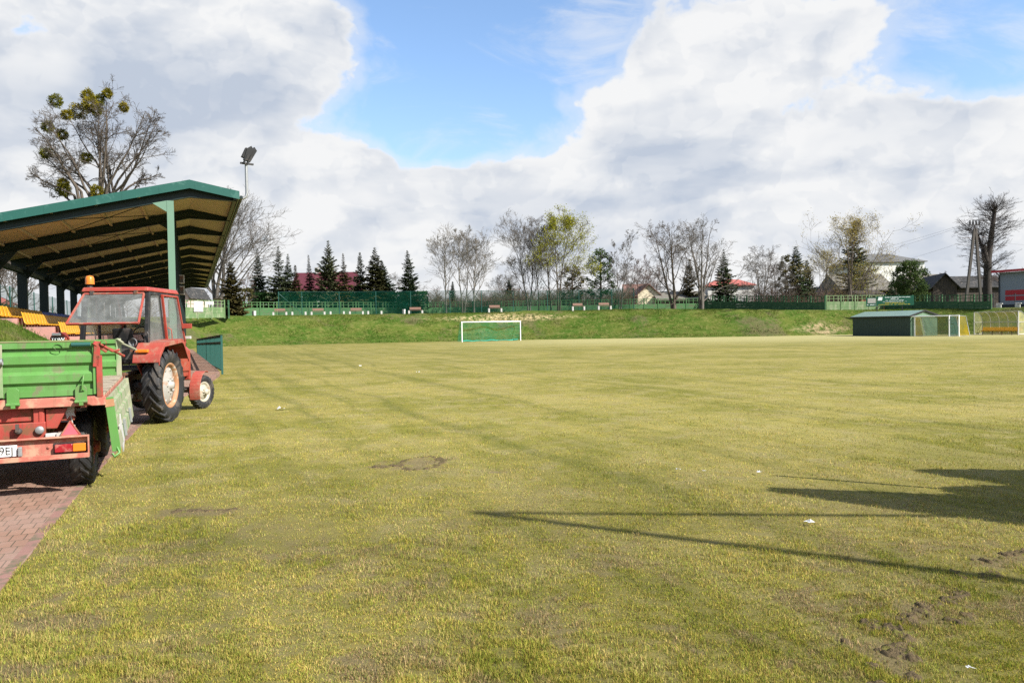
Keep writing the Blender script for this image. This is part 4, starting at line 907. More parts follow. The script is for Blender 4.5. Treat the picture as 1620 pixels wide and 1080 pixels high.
def f(mb):
    for k, (x0, z0) in enumerate(((-.55, .95), (-.48, .9), (-.62, .88))):
        mb.tube([(x0, BL + .1, z0), (x0 + .03, BL + .5, z0 - .22), (x0 - .02, BL + 1.1, z0 - .3), (x0 - .05 + .04 * k, BL + 1.7, z0 - .1), (x0 - .1 + .05 * k, BL + 2.0, z0 + .08)], .013, 6)
part(TL, 'hydraulic_hose', m_black, f)
# ------------------------------------------------------------------ goals, dugout, shed
TD = Vector((SA, -CA, 0))                             # along the far touchline towards the camera
def goal(name, p0, p1, h, depth, netm, label, rr=.06, slack=True, group=None):
    d = p1 - p0; Lg = math.hypot(d.x, d.y)
    g = empty(name, (p0.x, p0.y, 0), math.atan2(d.y, d.x), label, 'goal', group)
    for x in (0, Lg): part(g, 'post', m_white, lambda mb: mb.tube([(x, 0, 0), (x, 0, h)], rr, 10))
    part(g, 'crossbar', m_white, lambda mb: mb.tube([(-rr, 0, h), (Lg + rr, 0, h)], rr, 10))
    return g, Lg
p0, p1 = gnd(731, 541), gnd(823.5, 538.5)
p1 = p0 + (p1 - p0); hg = at(731, 509.5, p0.y).z
g, Lg = goal('football_goal', p0, p1, hg, 2, m_goalnet, 'white football goal with green net standing below the far bank')
def f(mb):
    n = 14; vs = []
    pr = [(0, hg), (.7, hg - .06), (1.0, hg * .6), (1.5, .05), (1.3, .02)]
    for i in range(n + 1):
        x = .05 + (Lg + .35) * i / n
        for (y, z) in pr: vs.append((x, y * (.85 + .15 * math.sin(i * .9)), z))
    m = len(pr); mb.add(vs, [(i * m + k, (i + 1) * m + k, (i + 1) * m + k + 1, i * m + k + 1) for i in range(n) for k in range(m - 1)])
    for x in (.05, Lg + .4): mb.add([(x, 0, hg), (x, .7, hg - .06), (x, 1.0, hg * .6), (x, 1.5, .05), (x if x < 1 else Lg, 0, .02)], [(0, 1, 2, 3, 4)])
part(g, 'net', m_goalnet, f)
part(g, 'net_hem', M('bunched turquoise net', (.03, .24, .17), .9, .3, 3), lambda mb: mb.tube([(.5 + (Lg - .3) * i / 12, .9 + .2 * math.sin(i * 1.7), .08 + .04 * math.sin(i * 2.3)) for i in range(13)], [.07 + .03 * math.sin(i * 1.3) for i in range(13)], 6))
for k, (pa, D0, lab, nm) in enumerate(((1433, 78.2, 'small white spare goal with grey-green net right beside the shed', m_bnet), (1447, 77.6, 'small white spare goal with yellow net behind the other spare goal', m_ynet))):
    q0 = gnd(pa, 531); q0 = at(pa, 520, D0); q0.z = 0
    q1 = q0 + TD * 4.85
    g2, L2 = goal('spare_goal', q0, q1, 1.98, 1.2, nm, lab, .055, group='small spare goals by the shed')
    def f(mb):
        n = 10; vs = []
        for i in range(n + 1):
            x = L2 * i / n; sag = .25 * math.sin(math.pi * i / n)
            for (y, z) in ((0, 1.98), (.9, 1.9 - sag), (1.15, 1.0), (1.5, .02)): vs.append((x, y, z))
        mb.add(vs, [(i * 4 + j, i * 4 + 4 + j, i * 4 + 5 + j, i * 4 + 1 + j) for i in range(n) for j in range(3)])
        for x in (0, L2): mb.add([(x, 0, 1.98), (x, .9, 1.9), (x, 1.15, 1.0), (x, 1.5, .02), (x, 0, .02)], [(0, 1, 2, 3, 4)])
    part(g2, 'net', nm, f)
    for x in (0, L2): part(g2, 'net_support', m_zinc, lambda mb: mb.tube([(x, 0, 1.98), (x, .95, 1.93), (x, 1.5, .03), (x, 0, .03)], .025, 6))
# shed: local x along the touchline (towards the camera), y away from the pitch
q0 = at(1349, 520, 84.3); SHL, SHW = 7.3, 3.9
SH = empty('sheet_metal_shed', (q0.x, q0.y, 0), math.atan2(TD.y, TD.x), 'low green sheet metal shed with shaded long wall and grey-green pitched roof beside the pitch', 'shed')
def f(mb):
    mb.box(0, SHL, 0, .05, 0, 2.02); mb.box(0, SHL, SHW - .05, SHW, 0, 2.02); 
    for k in range(37): mb.box(.02 + k * .2, .06 + k * .2, -.012, .0, .0, 2.0)
part(SH, 'side_wall', m_shed, f)
def f(mb):
    for x in (.0, SHL - .05): mb.prism([(x, 0.052, 0), (x, SHW - .052, 0), (x, SHW - .052, 2.02), (x, SHW / 2, 2.52), (x, .052, 2.02)], (.05, 0, 0))
part(SH, 'gable_wall', m_shedg, f)
part(SH, 'roof', m_shedr, lambda mb: (mb.hexa([(-.15, -.2, 2.02), (SHL + .15, -.2, 2.02), (SHL + .15, SHW / 2, 2.57), (-.15, SHW / 2, 2.57), (-.15, -.2, 2.07), (SHL + .15, -.2, 2.07), (SHL + .15, SHW / 2, 2.62), (-.15, SHW / 2, 2.62)]), mb.hexa([(-.15, SHW / 2, 2.57), (SHL + .15, SHW / 2, 2.57), (SHL + .15, SHW + .2, 2.02), (-.15, SHW + .2, 2.02), (-.15, SHW / 2, 2.62), (SHL + .15, SHW / 2, 2.62), (SHL + .15, SHW + .2, 2.07), (-.15, SHW + .2, 2.07)])))
part(SH, 'roof_trim', m_black, lambda mb: (mb.bar((SHL + .16, -.22, 2.03), (SHL + .16, SHW / 2, 2.585), .04, .13), mb.bar((SHL + .16, SHW / 2, 2.585), (SHL + .16, SHW + .2, 2.03), .04, .13), mb.box(-.15, SHL + .15, -.24, -.205, 1.95, 2.06)))
# dugout
q0 = at(1541, 520, 78.6); DL = 4.55
DU = empty('team_dugout', (q0.x, q0.y, 0), math.atan2(TD.y, TD.x), 'team dugout with yellowed clear plastic shell and a row of yellow seats', 'dugout')
arc = [(0.05, 2.3), (.45, 2.28), (.8, 2.12), (1.05, 1.85), (1.18, 1.5), (1.2, 0.1)]
for i in range(6):
    x = DL * i / 5
    part(DU, 'hoop', m_zinc if i in (0, 5) else m_conc, lambda mb: mb.tube([(x, y, z) for y, z in arc], .03 if i in (0, 5) else .02, 6))
part(DU, 'frame', m_conc, lambda mb: (mb.bar((0, .03, 2.32), (DL, .03, 2.32), .06, .06), mb.bar((0, 1.21, 1.28), (DL, 1.21, 1.28), .05, .06), mb.bar((0, 1.2, .12), (DL, 1.2, .12), .06, .08), mb.bar((0, 0, 1.28), (0, 1.2, 1.28), .05, .05), mb.bar((DL, 0, 1.28), (DL, 1.2, 1.28), .05, .05), mb.bar((0, 0.0, 0), (0, .03, 2.33), .05, .07), mb.bar((DL, 0, 0), (DL, .03, 2.33), .08, .09), mb.bar((0, .0, .1), (0, 1.2, .1), .05, .08), mb.bar((DL, .0, .1), (DL, 1.2, .1), .05, .08)))
part(DU, 'shell', m_poly, lambda mb: mb.add([(x, y + .022, z + .012) for x in (.02, DL - .02) for y, z in arc], [(i, i + 1, 7 + i, 6 + i) for i in range(5)]))
for x in (.012, DL - .012): part(DU, 'end_panel', m_poly, lambda mb: mb.add([(x, .04, .1)] + [(x, y, z) for y, z in arc], [(0, 1, 2, 3, 4, 5, 6)]))
part(DU, 'seat_bench_frame', m_iron, lambda mb: (mb.bar((.2, .75, .36), (DL - .1, .75, .36), .06, .05), [mb.bar((x, .75, 0), (x, .75, .36), .05, .05) for x in (.4, 1.4, 2.4, 3.4, 4.2)]))
mb = MB(); seat_mesh(mb, foot=False); me_d = None
for i in range(9):
    x = .42 + i * .46
    if me_d is None: o = mb.build('seat', m_yel_sunlit, DU); me_d = o
    else: o = me_d.copy(); COL.objects.link(o); o.parent = DU
    o.location = (x, .78, .0); o.rotation_euler = (0, 0, R(-90))
# ------------------------------------------------------------------ fences
def upright(o, a, b): return math.atan2(b.y - a.y, b.x - a.x)
def panel_fence(a, b, za, zb, H, bay, mat, label, solid=.56, top=True, name='concrete_panel_fence'):
    d = b - a; L = math.hypot(d.x, d.y); nb = max(1, round(L / bay)); bay = L / nb; dz = zb - za
    F = empty(name, (a.x, a.y, za), math.atan2(d.y, d.x), label, 'fence', 'concrete panel fences around the ground')
    for i in range(nb + 1): part(F, 'fence_post', mat, lambda mb: mb.box(i * bay - .07, i * bay + .07, -.075, .075, dz * i / nb - .3, dz * i / nb + H + .06))
    def f(mb):
        for i in range(nb):
            x0, x1 = i * bay + .07, (i + 1) * bay - .07; z = dz * (i + .5) / nb
            hs = H * solid; 
            for k in range(3): mb.box(x0, x1, -.03 + .003 * (k % 2), .03, z - .2 * (k == 0) + hs * k / 3 + .006, z + hs * (k + 1) / 3 - .006)
            mb.box(x0, x1, -.028, .028, z + H - .07, z + H); mb.box(x0, x1, -.024, .024, z + H * .78 - .03, z + H * .78 + .03)
            n = max(2, int((x1 - x0) / .5))
            for k in range(n): 
                xx = x0 + (x1 - x0) * (k + .5) / n; mb.box(xx - .045, xx + .045, -.02, .02, z + hs - .01, z + H - .06)
    part(F, 'panels', mat, f)
    return F
def T(v, dz=0): return terr(v.x, v.y) + dz
def onland(px, D): v = at(px, 495, D); v.z = terr(v.x, v.y); return v
a, b = at(268, 500, 81), at(355, 500, 87); za = at(268, 501, 81).z; zb = at(355, 499.5, 87).z
F1 = panel_fence(a, b, za, zb, 1.75, 1.9, m_fgreen, 'light green panel fence with two old white boards near the end of the stand')
for k, (x0, x1, z0, z1) in enumerate(((2.9, 4.1, .55, 1.72), (4.35, 5.5, 1.35, 1.72))):
    part(F1, 'peeling_board', m_conc, lambda mb: mb.box(x0, x1, -.12, -.09, z0, z1), label='peeling white board hung on the fence')
c = at(358, 499, 99); d = at(700, 497, 111.5)
e = at(1108, 490, 113.5)
panel_fence(b + Vector((.3, .6, 0)), c, zb, c.z, 1.75, 2, m_fdark, 'short run of shaded panel fence turning the corner left of the spruces')
m_fmid = M('fence green in painted tree shade', (.055, .145, .050), .8, .2, 1.3, (.10, .13, .07), .4, 2.5)  # fence green darkened, tree shade put into the colour
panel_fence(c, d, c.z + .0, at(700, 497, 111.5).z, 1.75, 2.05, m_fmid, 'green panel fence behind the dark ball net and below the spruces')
panel_fence(d + Vector((.2, 0, 0)), e, d.z, e.z, 1.75, 2.05, m_fmid, 'shaded green panel fence running below the bare trees in the middle')
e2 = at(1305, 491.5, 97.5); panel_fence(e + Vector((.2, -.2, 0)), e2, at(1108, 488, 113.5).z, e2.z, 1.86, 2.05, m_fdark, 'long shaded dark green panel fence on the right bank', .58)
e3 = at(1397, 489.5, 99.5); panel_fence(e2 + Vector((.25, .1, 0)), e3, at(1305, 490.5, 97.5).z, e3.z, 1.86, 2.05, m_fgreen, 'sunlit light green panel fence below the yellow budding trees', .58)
e4 = at(1568, 491.5, 86); panel_fence(e3 + Vector((.2, -.2, 0)), e4, e3.z, e4.z, 1.8, 2.05, m_fdark, 'shaded green panel fence below the utility pole on the right', .58)
# ball-stop net
na = [(441, 96.5, 499), (478, 97.5, 498.5), (537, 99, 498), (595, 100, 497), (650, 101, 496.5), (712, 101.5, 495.5), (762, 102, 495), (812, 102.5, 494), (866, 103, 493), (916, 103.5, 492), (968, 104, 490.5), (1003, 104.2, 489)]
pts = [at(x, y, D) for x, D, y in na]
BN_ = empty('ball_stop_net', pts[0], 0, 'long tall dark green ball stop net on steel posts along the top of the bank', 'net fence')
for i, p in enumerate(pts):
    q = p - pts[0]; h = 3.0 if i < 7 else 2.85
    part(BN_, 'net_post', m_railp, lambda mb: mb.tube([(q.x, q.y, q.z - .4), (q.x, q.y, q.z + h)], .05, 6))
def f(mb):
    for i in range(len(pts) - 1):
        a_, b_ = pts[i] - pts[0], pts[i + 1] - pts[0]; h0 = 2.95 if i < 7 else 2.8; n = 6; vs = []
        for k in range(n + 1):
            q = a_.lerp(b_, k / n); sag = .10 * math.sin(math.pi * k / n)
            vs += [(q.x, q.y - .04, q.z), (q.x, q.y + .05 - .12 * math.sin(math.pi * k / n), q.z + h0 * .5), (q.x, q.y - .04, q.z + h0 - sag)]
        mb.add(vs, [(3 * k + j, 3 * k + 3 + j, 3 * k + 4 + j, 3 * k + 1 + j) for k in range(n) for j in range(2)])
part(BN_, 'netting', m_net, f)
q = pts[1] - pts[0]
part(BN_, 'brace', m_railp, lambda mb: mb.tube([(0, 0, 2.8), (q.x * .98, q.y, q.z + .3)], .04, 6))
part(BN_, 'top_wire', m_railp, lambda mb: [mb.tube([(pts[i] - pts[0]) + Vector((0, 0, 2.95 if i < 7 else 2.8)), (pts[i + 1] - pts[0]) + Vector((0, 0, 2.95 if i + 1 < 7 else 2.8))], .022, 5) for i in range(len(pts) - 1)])
# benches on the bank
for k, (xl, xr, D, yb, plank, lab) in enumerate([(432.5, 453, 95.5, 498.6, 1, 'brown plank bench on white concrete ends at the left end of the ball net'),
        (462.5, 483.5, 96, 498.3, 0, 'pair of white bench ends without a plank, left of the spruce gap'), (493, 513.5, 96.5, 498, 1, 'brown plank bench on white ends below the tallest spruce'),
        (523, 544, 97, 497.6, 0, 'pair of white bench ends without a plank, below the tall spruces'), (553.5, 574, 97.5, 497.3, 1, 'brown plank bench on white ends below the right spruces'),
        (582.5, 603.5, 98, 497, 0, 'pair of white bench ends without a plank, left of the trimmed hedge'), (647, 668, 99, 496, 1, 'brown plank bench on white ends in front of the trimmed hedge'),
        (773.5, 793, 100.5, 492.6, 1, 'pale plank bench on white ends straight above the football goal'), (906, 924, 101, 489.5, 1, 'pale plank bench on white ends right of the yellow leafing tree'), (947, 966, 101.3, 488.7, 1, 'pale plank bench on white ends below the round pine')]):
    a_, b_ = at(xl, yb, D), at(xr, yb, D + .4); d_ = b_ - a_; L = math.hypot(d_.x, d_.y)
    bn = empty('park_bench', a_, math.atan2(d_.y, d_.x), lab, 'bench', 'plank benches along the top of the bank')
    for x in (0, L): part(bn, 'bench_end', m_conc, lambda mb: mb.prism([(x - .11, -.15, -.25), (x - .11, .25, -.25), (x - .11, .22, .40), (x - .11, -.12, .40)], (.22, 0, 0)), .02)
    if plank:
        part(bn, 'seat_plank', m_brown, lambda mb: mb.box(-.05, L + .05, -.14, .24, .402, .45))
        part(bn, 'back_plank', m_brown, lambda mb: mb.hexa([(.12, .25, .55), (L - .12, .25, .55), (L - .12, .29, .55), (.12, .29, .55), (.12, .32, .82), (L - .12, .32, .82), (L - .12, .36, .82), (.12, .36, .82)]))
for (x, D, y, w, lab) in [(402, 95, 499.5, .50, 'white concrete litter bin at the foot of the bare hedge on the left'), (639, 98.5, 496.5, .42, 'white concrete litter bin beside the bench before the hedge')]:
    p = at(x, y, D); bt = empty('litter_bin', p, .2, lab, 'litter bin', 'white litter bins on the bank')
    part(bt, 'bin_body', m_conc, lambda mb: mb.lathe([(-.2, w / 2 * .9), (.56, w / 2), (.56, w / 2 - .04), (.35, w / 2 - .05)], axis='Z', n=4, smooth=False))
    part(bt, 'bin_rim', m_white, lambda mb: mb.lathe([(.54, w / 2 + .01), (.58, w / 2 + .01), (.58, w / 2 - .05), (.54, w / 2 - .05)], axis='Z', n=4, smooth=False))
for (x, D, y, lab) in [(1559, 80, 489, 'grey concrete block table beside the dark fence end'), (1580, 78, 490, 'pale concrete block table before the grey building'), (1610, 76.5, 489.5, 'pale concrete block bench at the right edge of the picture')]:
    p = at(x, y, 88); p.z = terr(p.x, p.y); cb = empty('concrete_table', p, AX + .5, lab, 'table', 'concrete tables on the right bank')
    part(cb, 'base_block', m_conc, lambda mb: mb.box(-.25, .25, -.25, .25, -.3, .42), .02)
    part(cb, 'slab_top', m_conc, lambda mb: mb.box(.3, 1.15, -.3, .3, .50, .6), .02)
    part(cb, 'slab_leg', m_dark, lambda mb: mb.prism([(.45, -.1, -.3), (.85, -.1, -.3), (1.0, -.1, .498), (.6, -.1, .498)], (0, .2, 0)), .01)
# sign board
q0 = at(1370, 478, 93.5); q1 = at(1446, 478, 92.0); d_ = q1 - q0; L = math.hypot(d_.x, d_.y); zb_ = at(1370, 484.8, 93.5).z; zt_ = at(1370, 469.3, 93.5).z
SG = empty('green_sign_board', (q0.x, q0.y, zb_), math.atan2(d_.y, d_.x), 'wide green sign board with white and yellow writing above the shed', 'sign')
HS = zt_ - zb_
part(SG, 'board', m_signg, lambda mb: (mb.box(0, L * .22, -.03, .0, 0, HS * .93), mb.box(L * .225, L, -.03, .0, .06, HS)))
for f0 in (.235, .76): part(SG, 'leg', m_black, lambda mb: mb.box(L * f0 - .05, L * f0 + .05, .0, .06, -2.2, HS * .98))
part(SG, 'white_notice', m_conc, lambda mb: mb.box(.18, L * .205, -.045, -.031, HS * .33, HS * .83))
part(SG, 'emblem', m_signw, lambda mb: mb.prism([(L * .245, -.042, HS * .58), (L * .335, -.042, HS * .58), (L * .35, -.042, HS * .92), (L * .265, -.042, HS * .92)], (0, .01, 0)))
def lines(rows, mat):
    r = random.Random(4)
    def f(mb):
        for (x0, x1, z, h, sl) in rows:
            x = x0
            while x < x1 - .02:
                w = r.uniform(.02, .045) * L / 3; 
                if r.random() > .16: mb.box(L * x, L * x + w * .75, -.040, -.031, HS * z, HS * (z + h * r.choice((.75, 1, 1))))
                x += w / L
    return f
part(SG, 'white_writing', m_signw, lines([(.38, .95, .84, .08, 0), (.52, .72, .70, .07, 0), (.40, .80, .54, .06, 0), (.35, .87, .42, .04, 0), (.02, .21, .12, .09, 0)], m_signw))
part(SG, 'yellow_writing', m_signy, lines([(.38, .82, .29, .06, 0), (.26, .94, .13, .06, 0)], m_signy))
# ------------------------------------------------------------------ utility pole with wires
p = onland(1540, 112); zl = at(1540, 475, 112).z; pt_ = at(1542, 350, 112)
m_polec = M('weathered concrete pole', (.075, .068, .058), .9, .15, 3)
UP = empty('utility_pole', (at(1540, 470, 112).x, 112, 0), 0, 'two-legged concrete utility pole with crossarm and insulators beside the pollard tree', 'utility pole')
X0 = UP.location.x
for px_ in (1526, 1553):
    b_ = at(px_, 470, 112)
    part(UP, 'leg', m_polec, lambda mb: mb.bar((b_.x - X0, 0, p.z - .5), (pt_.x - X0 - (.05 if px_ < 1540 else -.15), 0, at(1542, 362, 112).z), .32, .30, (0, 1, 0)))
cz_ = at(1542, 357, 112).z
part(UP, 'head_post', m_black, lambda mb: mb.box(pt_.x - X0 - .1, pt_.x - X0 + .1, -.1, .1, at(1542, 368, 112).z, cz_ + .1))
part(UP, 'crossarm', m_black, lambda mb: (mb.box(pt_.x - X0 - .78, pt_.x - X0 + .78, -.08, .08, cz_, cz_ + .16), mb.box(pt_.x - X0 - .55, pt_.x - X0 + .4, -.05, .05, cz_ - .25, cz_ - .15)))
for k in range(4): part(UP, 'insulator', m_black, lambda mb: mb.lathe([(0, .07), (.1, .12), (.35, .13), (.45, .09), (.62, .12), (.66, .06)], (pt_.x - X0 - .68 + k * .45, 0, cz_ + .16), 'Z', 10))
part(UP, 'side_arm', m_iron, lambda mb: (mb.bar((-1.6, 0, at(1540, 376, 112).z), (1.9, 0, at(1540, 376, 112).z + .08), .07, .07), mb.bar((-.2, .1, at(1540, 376, 112).z - .2), (.3, .1, at(1540, 376, 112).z + .2), .12, .12)))
for k, (dx, yy, xe, ye) in enumerate(((-.68, 352, 1180, 430), (-.23, 352, 1240, 425), (.22, 376, 1260, 440), (.68, 376, 1700, 372))):
    a_ = Vector((pt_.x + dx, 112, at(1540, yy, 112).z)); b_ = at(xe, ye, 150 if xe < 1500 else 112); b_.z = max(b_.z, 8)
    mb = MB(); mb.tube([a_.lerp(b_, i / 12) - Vector((0, 0, 1.2 * math.sin(math.pi * i / 12))) for i in range(13)], .012, 4)
    tag(mb.build('overhead_wire', m_black), 'thin overhead wire leaving the utility pole, number %s counted from the left insulator' % ('one', 'two', 'three', 'four')[k], 'wire', 'wires on the utility pole')
# ------------------------------------------------------------------ buildings
m_wallw = M('white render', (.66, .65, .61), .9, .06, .8, (.42, .40, .36), .2, 1.2)
m_wallc = M('cream render', (.66, .58, .42), .9, .06, .8)
m_redroof = M('red tiled roof', (.36, .095, .075), .8, .12, 2, (.22, .09, .07), .3, 3)
m_maroonr = M('maroon sheet roof', (.085, .017, .024), .6, .12, 1.5)
m_brownr = M('brown tiled roof', (.17, .095, .075), .85, .12, 2)
m_slate = M('grey slate roof', (.105, .103, .098), .85, .16, 1.5, (.12, .12, .11), .4, 2)
m_oldroof = M('old eternit roof', (.15, .138, .118), .9, .18, 1.2, (.12, .11, .08), .5, 2)
m_darkroof = M('dark felt roof', (.028, .028, .027), .9, .2, 1.2, (.10, .09, .08), .3, 2)
m_barn = M('dark barn boards', (.045, .036, .030), .9, .3, 2, (.09, .07, .05), .4, 4, streak=.2)
m_win = M('window glass', (.05, .06, .07), .12, .1, 1, spec=.8)
def house(name, label, pxl, pxr, D, ybase, yeave, yridge, depth, wallm, roofm, hip=0.0, gable_front=False, wins=(), rz=0.0, chim=(), over=.35, cat='house'):
    a_, b_ = at(pxl, ybase, D), at(pxr, ybase, D); w = b_.x - a_.x; c_ = (a_ + b_) / 2
    zb_ = min(T(c_), c_.z) - .6; ze_ = at((pxl + pxr) / 2, yeave, D).z - zb_; zr_ = at((pxl + pxr) / 2, yridge, D).z - zb_
    H = empty(name, (c_.x, D, zb_), rz, label, cat); h = w / 2
    if gable_front:
        part(H, 'wall', wallm, lambda mb: mb.prism([(-h, 0, 0), (h, 0, 0), (h, 0, ze_), (0, 0, zr_ - .12), (-h, 0, ze_)], (0, depth, 0)))
        R0_ = [(-h - over, ze_ - over * (zr_ - ze_) / h), (0, zr_), (h + over, ze_ - over * (zr_ - ze_) / h)]
        rf = part(H, 'roof', roofm, lambda mb: [mb.hexa([(p_[0], -over, p_[1]), (q_[0], -over, q_[1]), (q_[0], depth + over, q_[1]), (p_[0], depth + over, p_[1]), (p_[0], -over, p_[1] + .15), (q_[0], -over, q_[1] + .15), (q_[0], depth + over, q_[1] + .15), (p_[0], depth + over, p_[1] + .15)]) for p_, q_ in zip(R0_, R0_[1:])])
    else:
        part(H, 'wall', wallm, lambda mb: mb.box(-h, h, 0, depth, 0, ze_) if hip else mb.prism([(-h, 0, 0), (-h, depth, 0), (-h, depth, ze_), (-h, depth / 2, zr_ - .1), (-h, 0, ze_)], (w, 0, 0)))
        o_ = over; e_ = ze_ + .02 - (0 if hip else over * (zr_ - ze_) / (depth / 2)); k_ = hip * h * 2
        v_ = [(-h - o_, -o_, e_), (h + o_, -o_, e_), (h + o_, depth + o_, e_), (-h - o_, depth + o_, e_), (-h - (0 if hip else o_) + k_, depth / 2, zr_), (h + (0 if hip else o_) - k_, depth / 2, zr_)]
        rf = part(H, 'roof', roofm, lambda mb: mb.add(v_ + [(x, y, z - .16) for x, y, z in v_[:4]], [(0, 1, 5, 4), (1, 2, 5), (2, 3, 4, 5), (3, 0, 4), (6, 7, 1, 0), (7, 8, 2, 1), (8, 9, 3, 2), (9, 6, 0, 3), (9, 8, 7, 6)] if hip else [(0, 1, 5, 4), (2, 3, 4, 5), (6, 7, 1, 0), (8, 9, 3, 2), (9, 8, 7, 6), (1, 7, 8, 2, 5), (0, 4, 3, 9, 6)]))
    for (x, y) in chim: part(rf, 'chimney', m_conc, lambda mb: (mb.box(x * h - .35, x * h + .35, y - .3, y + .3, ze_ + .3, zr_ + .9), mb.box(x * h - .42, x * h + .42, y - .37, y + .37, zr_ + .9, zr_ + 1.02)))
    for (x, z, ww, hh) in wins:
        wn = part(H, 'window', m_white, lambda mb: [mb.box(x * h - ww / 2, x * h + ww / 2, -.05, -.003, z, z + .07), mb.box(x * h - ww / 2, x * h + ww / 2, -.05, -.003, z + hh - .07, z + hh), mb.box(x * h - ww / 2, x * h - ww / 2 + .07, -.05, -.003, z + .07, z + hh - .07), mb.box(x * h + ww / 2 - .07, x * h + ww / 2, -.05, -.003, z + .07, z + hh - .07), mb.box(x * h - .03, x * h + .03, -.05, -.003, z + .07, z + hh - .07)])
        part(wn, 'pane', m_win, lambda mb: mb.box(x * h - ww / 2 + .07, x * h + ww / 2 - .07, -.03, -.004, z + .07, z + hh - .07))
    return H
house('maroon_roof_house', 'house with a broad maroon metal roof hidden behind the spruces', 462, 556, 150, 492, 456, 428, 10, m_wallw, m_maroonr, wins=((-.7, 2, 1.1, 1.3), (.1, 2, 1.1, 1.3), (.75, 2, 1.1, 1.3)), chim=((-.35, 5),))
house('pink_gable_house', 'pale pink house with grey roof just right of the stand columns', 284, 299, 125, 492, 467, 455, 8, M('pink render', (.58, .40, .36), .9, .06), m_darkroof, gable_front=True, wins=((.3, 2.5, .8, 1.0),))
house('cream_gable_house', 'cream gabled house end in front of a brown roof in the middle distance', 1009, 1044, 128, 492, 466, 450, 9, m_wallc, m_brownr, gable_front=True)
house('brown_roof_house', 'low house with a long reddish brown roof left of the cream gable', 990, 1030, 140, 492, 466, 447, 9, m_wallc, m_brownr, rz=-.1)
house('grey_roof_outbuilding', 'long low outbuilding with a grey roof behind the forked bare tree', 1042, 1118, 126, 492, 472, 459, 8, m_barn, m_oldroof)
HW = house('red_roof_white_house', 'white house with a hipped red tiled roof between two bare trees', 1121, 1192, 128, 490, 451, 440, 8.5, m_wallw, m_redroof, hip=.24, wins=((-.72, 2.2, .7, .8), (.2, 2.2, .9, 1.2), (.62, 2.2, .9, 1.2)), rz=-.12, chim=((-.35, 3.5), (.1, 5)))
house('large_school_building', 'big white building with a grey hipped roof and red eaves far on the right', 1362, 1463, 180, 492, 414, 396, 18, m_wallw, m_slate, hip=.30, wins=((-.8, 8, 1.6, 1.6), (-.45, 8, 1.6, 1.6), (.55, 8, 1.6, 1.6), (.85, 8, 1.6, 1.6)), chim=((-.38, 8),), over=.5)
house('old_grey_barn', 'old barn with a large pale grey roof behind the yellow budding trees', 1335, 1412, 135, 492, 456, 430, 11, m_barn, m_oldroof, over=.6)
house('grey_barn_with_chimney', 'grey roofed farmhouse with a dark chimney left of the dark barn', 1452, 1510, 138, 492, 456, 431, 10, m_barn, m_oldroof, over=.6, chim=((.05, 5),))
house('dark_wooden_barn', 'dark wooden barn with gabled front below the utility pole', 1478, 1512, 122, 490, 452, 433, 12, m_barn, m_darkroof, gable_front=True, over=.5, rz=-.25)
house('long_dark_barn', 'long low dark barn behind the utility pole and the pollard tree', 1505, 1598, 128, 490, 452, 434, 9, m_barn, m_darkroof, over=.5)
house('brick_cottage', 'small brick outbuilding behind the sunlit green fence', 1362, 1400, 118, 490, 466, 458, 6, M('orange brick', (.36, .15, .08), .9, .2, 5), m_barn)
house('pale_far_house', 'pale house just visible over the fence left of the yellow budding trees', 1285, 1318, 140, 492, 466, 452, 8, m_wallc, m_slate, wins=((0, 2.3, 1, 1.1),))
# grey building on the right, its long wall runs along the touchline direction
q0 = at(1581, 480, 100); zb_ = 2.5
GB = empty('grey_clubhouse', (q0.x, q0.y, zb_), math.atan2(TD.y, TD.x), 'grey metal clad building with red stripes and a red roof edge at the right', 'building')
zt_ = at(1581, 431.5, 100).z - zb_
GL = 26
part(GB, 'wall', m_grey, lambda mb: mb.box(0, GL, 0, 14, .9, zt_))
part(GB, 'plinth', m_dark, lambda mb: mb.box(-.03, GL + .03, -.04, 14.03, -.5, .895))
zs = lambda y: at(1605, y, 96).z - zb_
for (y0, y1) in ((465.5, 457.5), (474.5, 467.5)): part(GB, 'red_stripe', m_maroon, lambda mb: mb.box(.8, GL, -.02, -.003, zs(y0), zs(y1)))
part(GB, 'roof', m_maroon, lambda mb: mb.hexa([(-.7, -.6, zt_), (GL, -.6, zt_), (GL, 14.5, zt_ + .9), (-.7, 14.5, zt_ + .9), (-.7, -.6, zt_ + .30), (GL, -.6, zt_ + .30), (GL, 14.5, zt_ + 1.2), (-.7, 14.5, zt_ + 1.2)]))
part(GB, 'downpipe', m_dark, lambda mb: mb.tube([(-.1, -.5, zt_), (.05, -.12, zt_ - .35), (.05, -.12, .0)], .07, 8))
for k, px_ in enumerate((1572, 1606)):
    p = at(px_, 490, 92 - k * 2); p.z = terr(p.x, p.y); mb = MB(); mb.tube([(0, 0, -.8), (0, 0, at(px_, 464, 92 - k * 2).z - p.z)], .05, 6); mb.box(-.08, .08, -.08, .08, 1.62, 1.66); o = mb.build('fence_pole', m_dark); o.location = p
    tag(o, 'thin dark pole standing %s the grey clad building' % ('at the left corner of' if k == 0 else 'before the red stripes of'), 'pole', 'poles before the grey building')
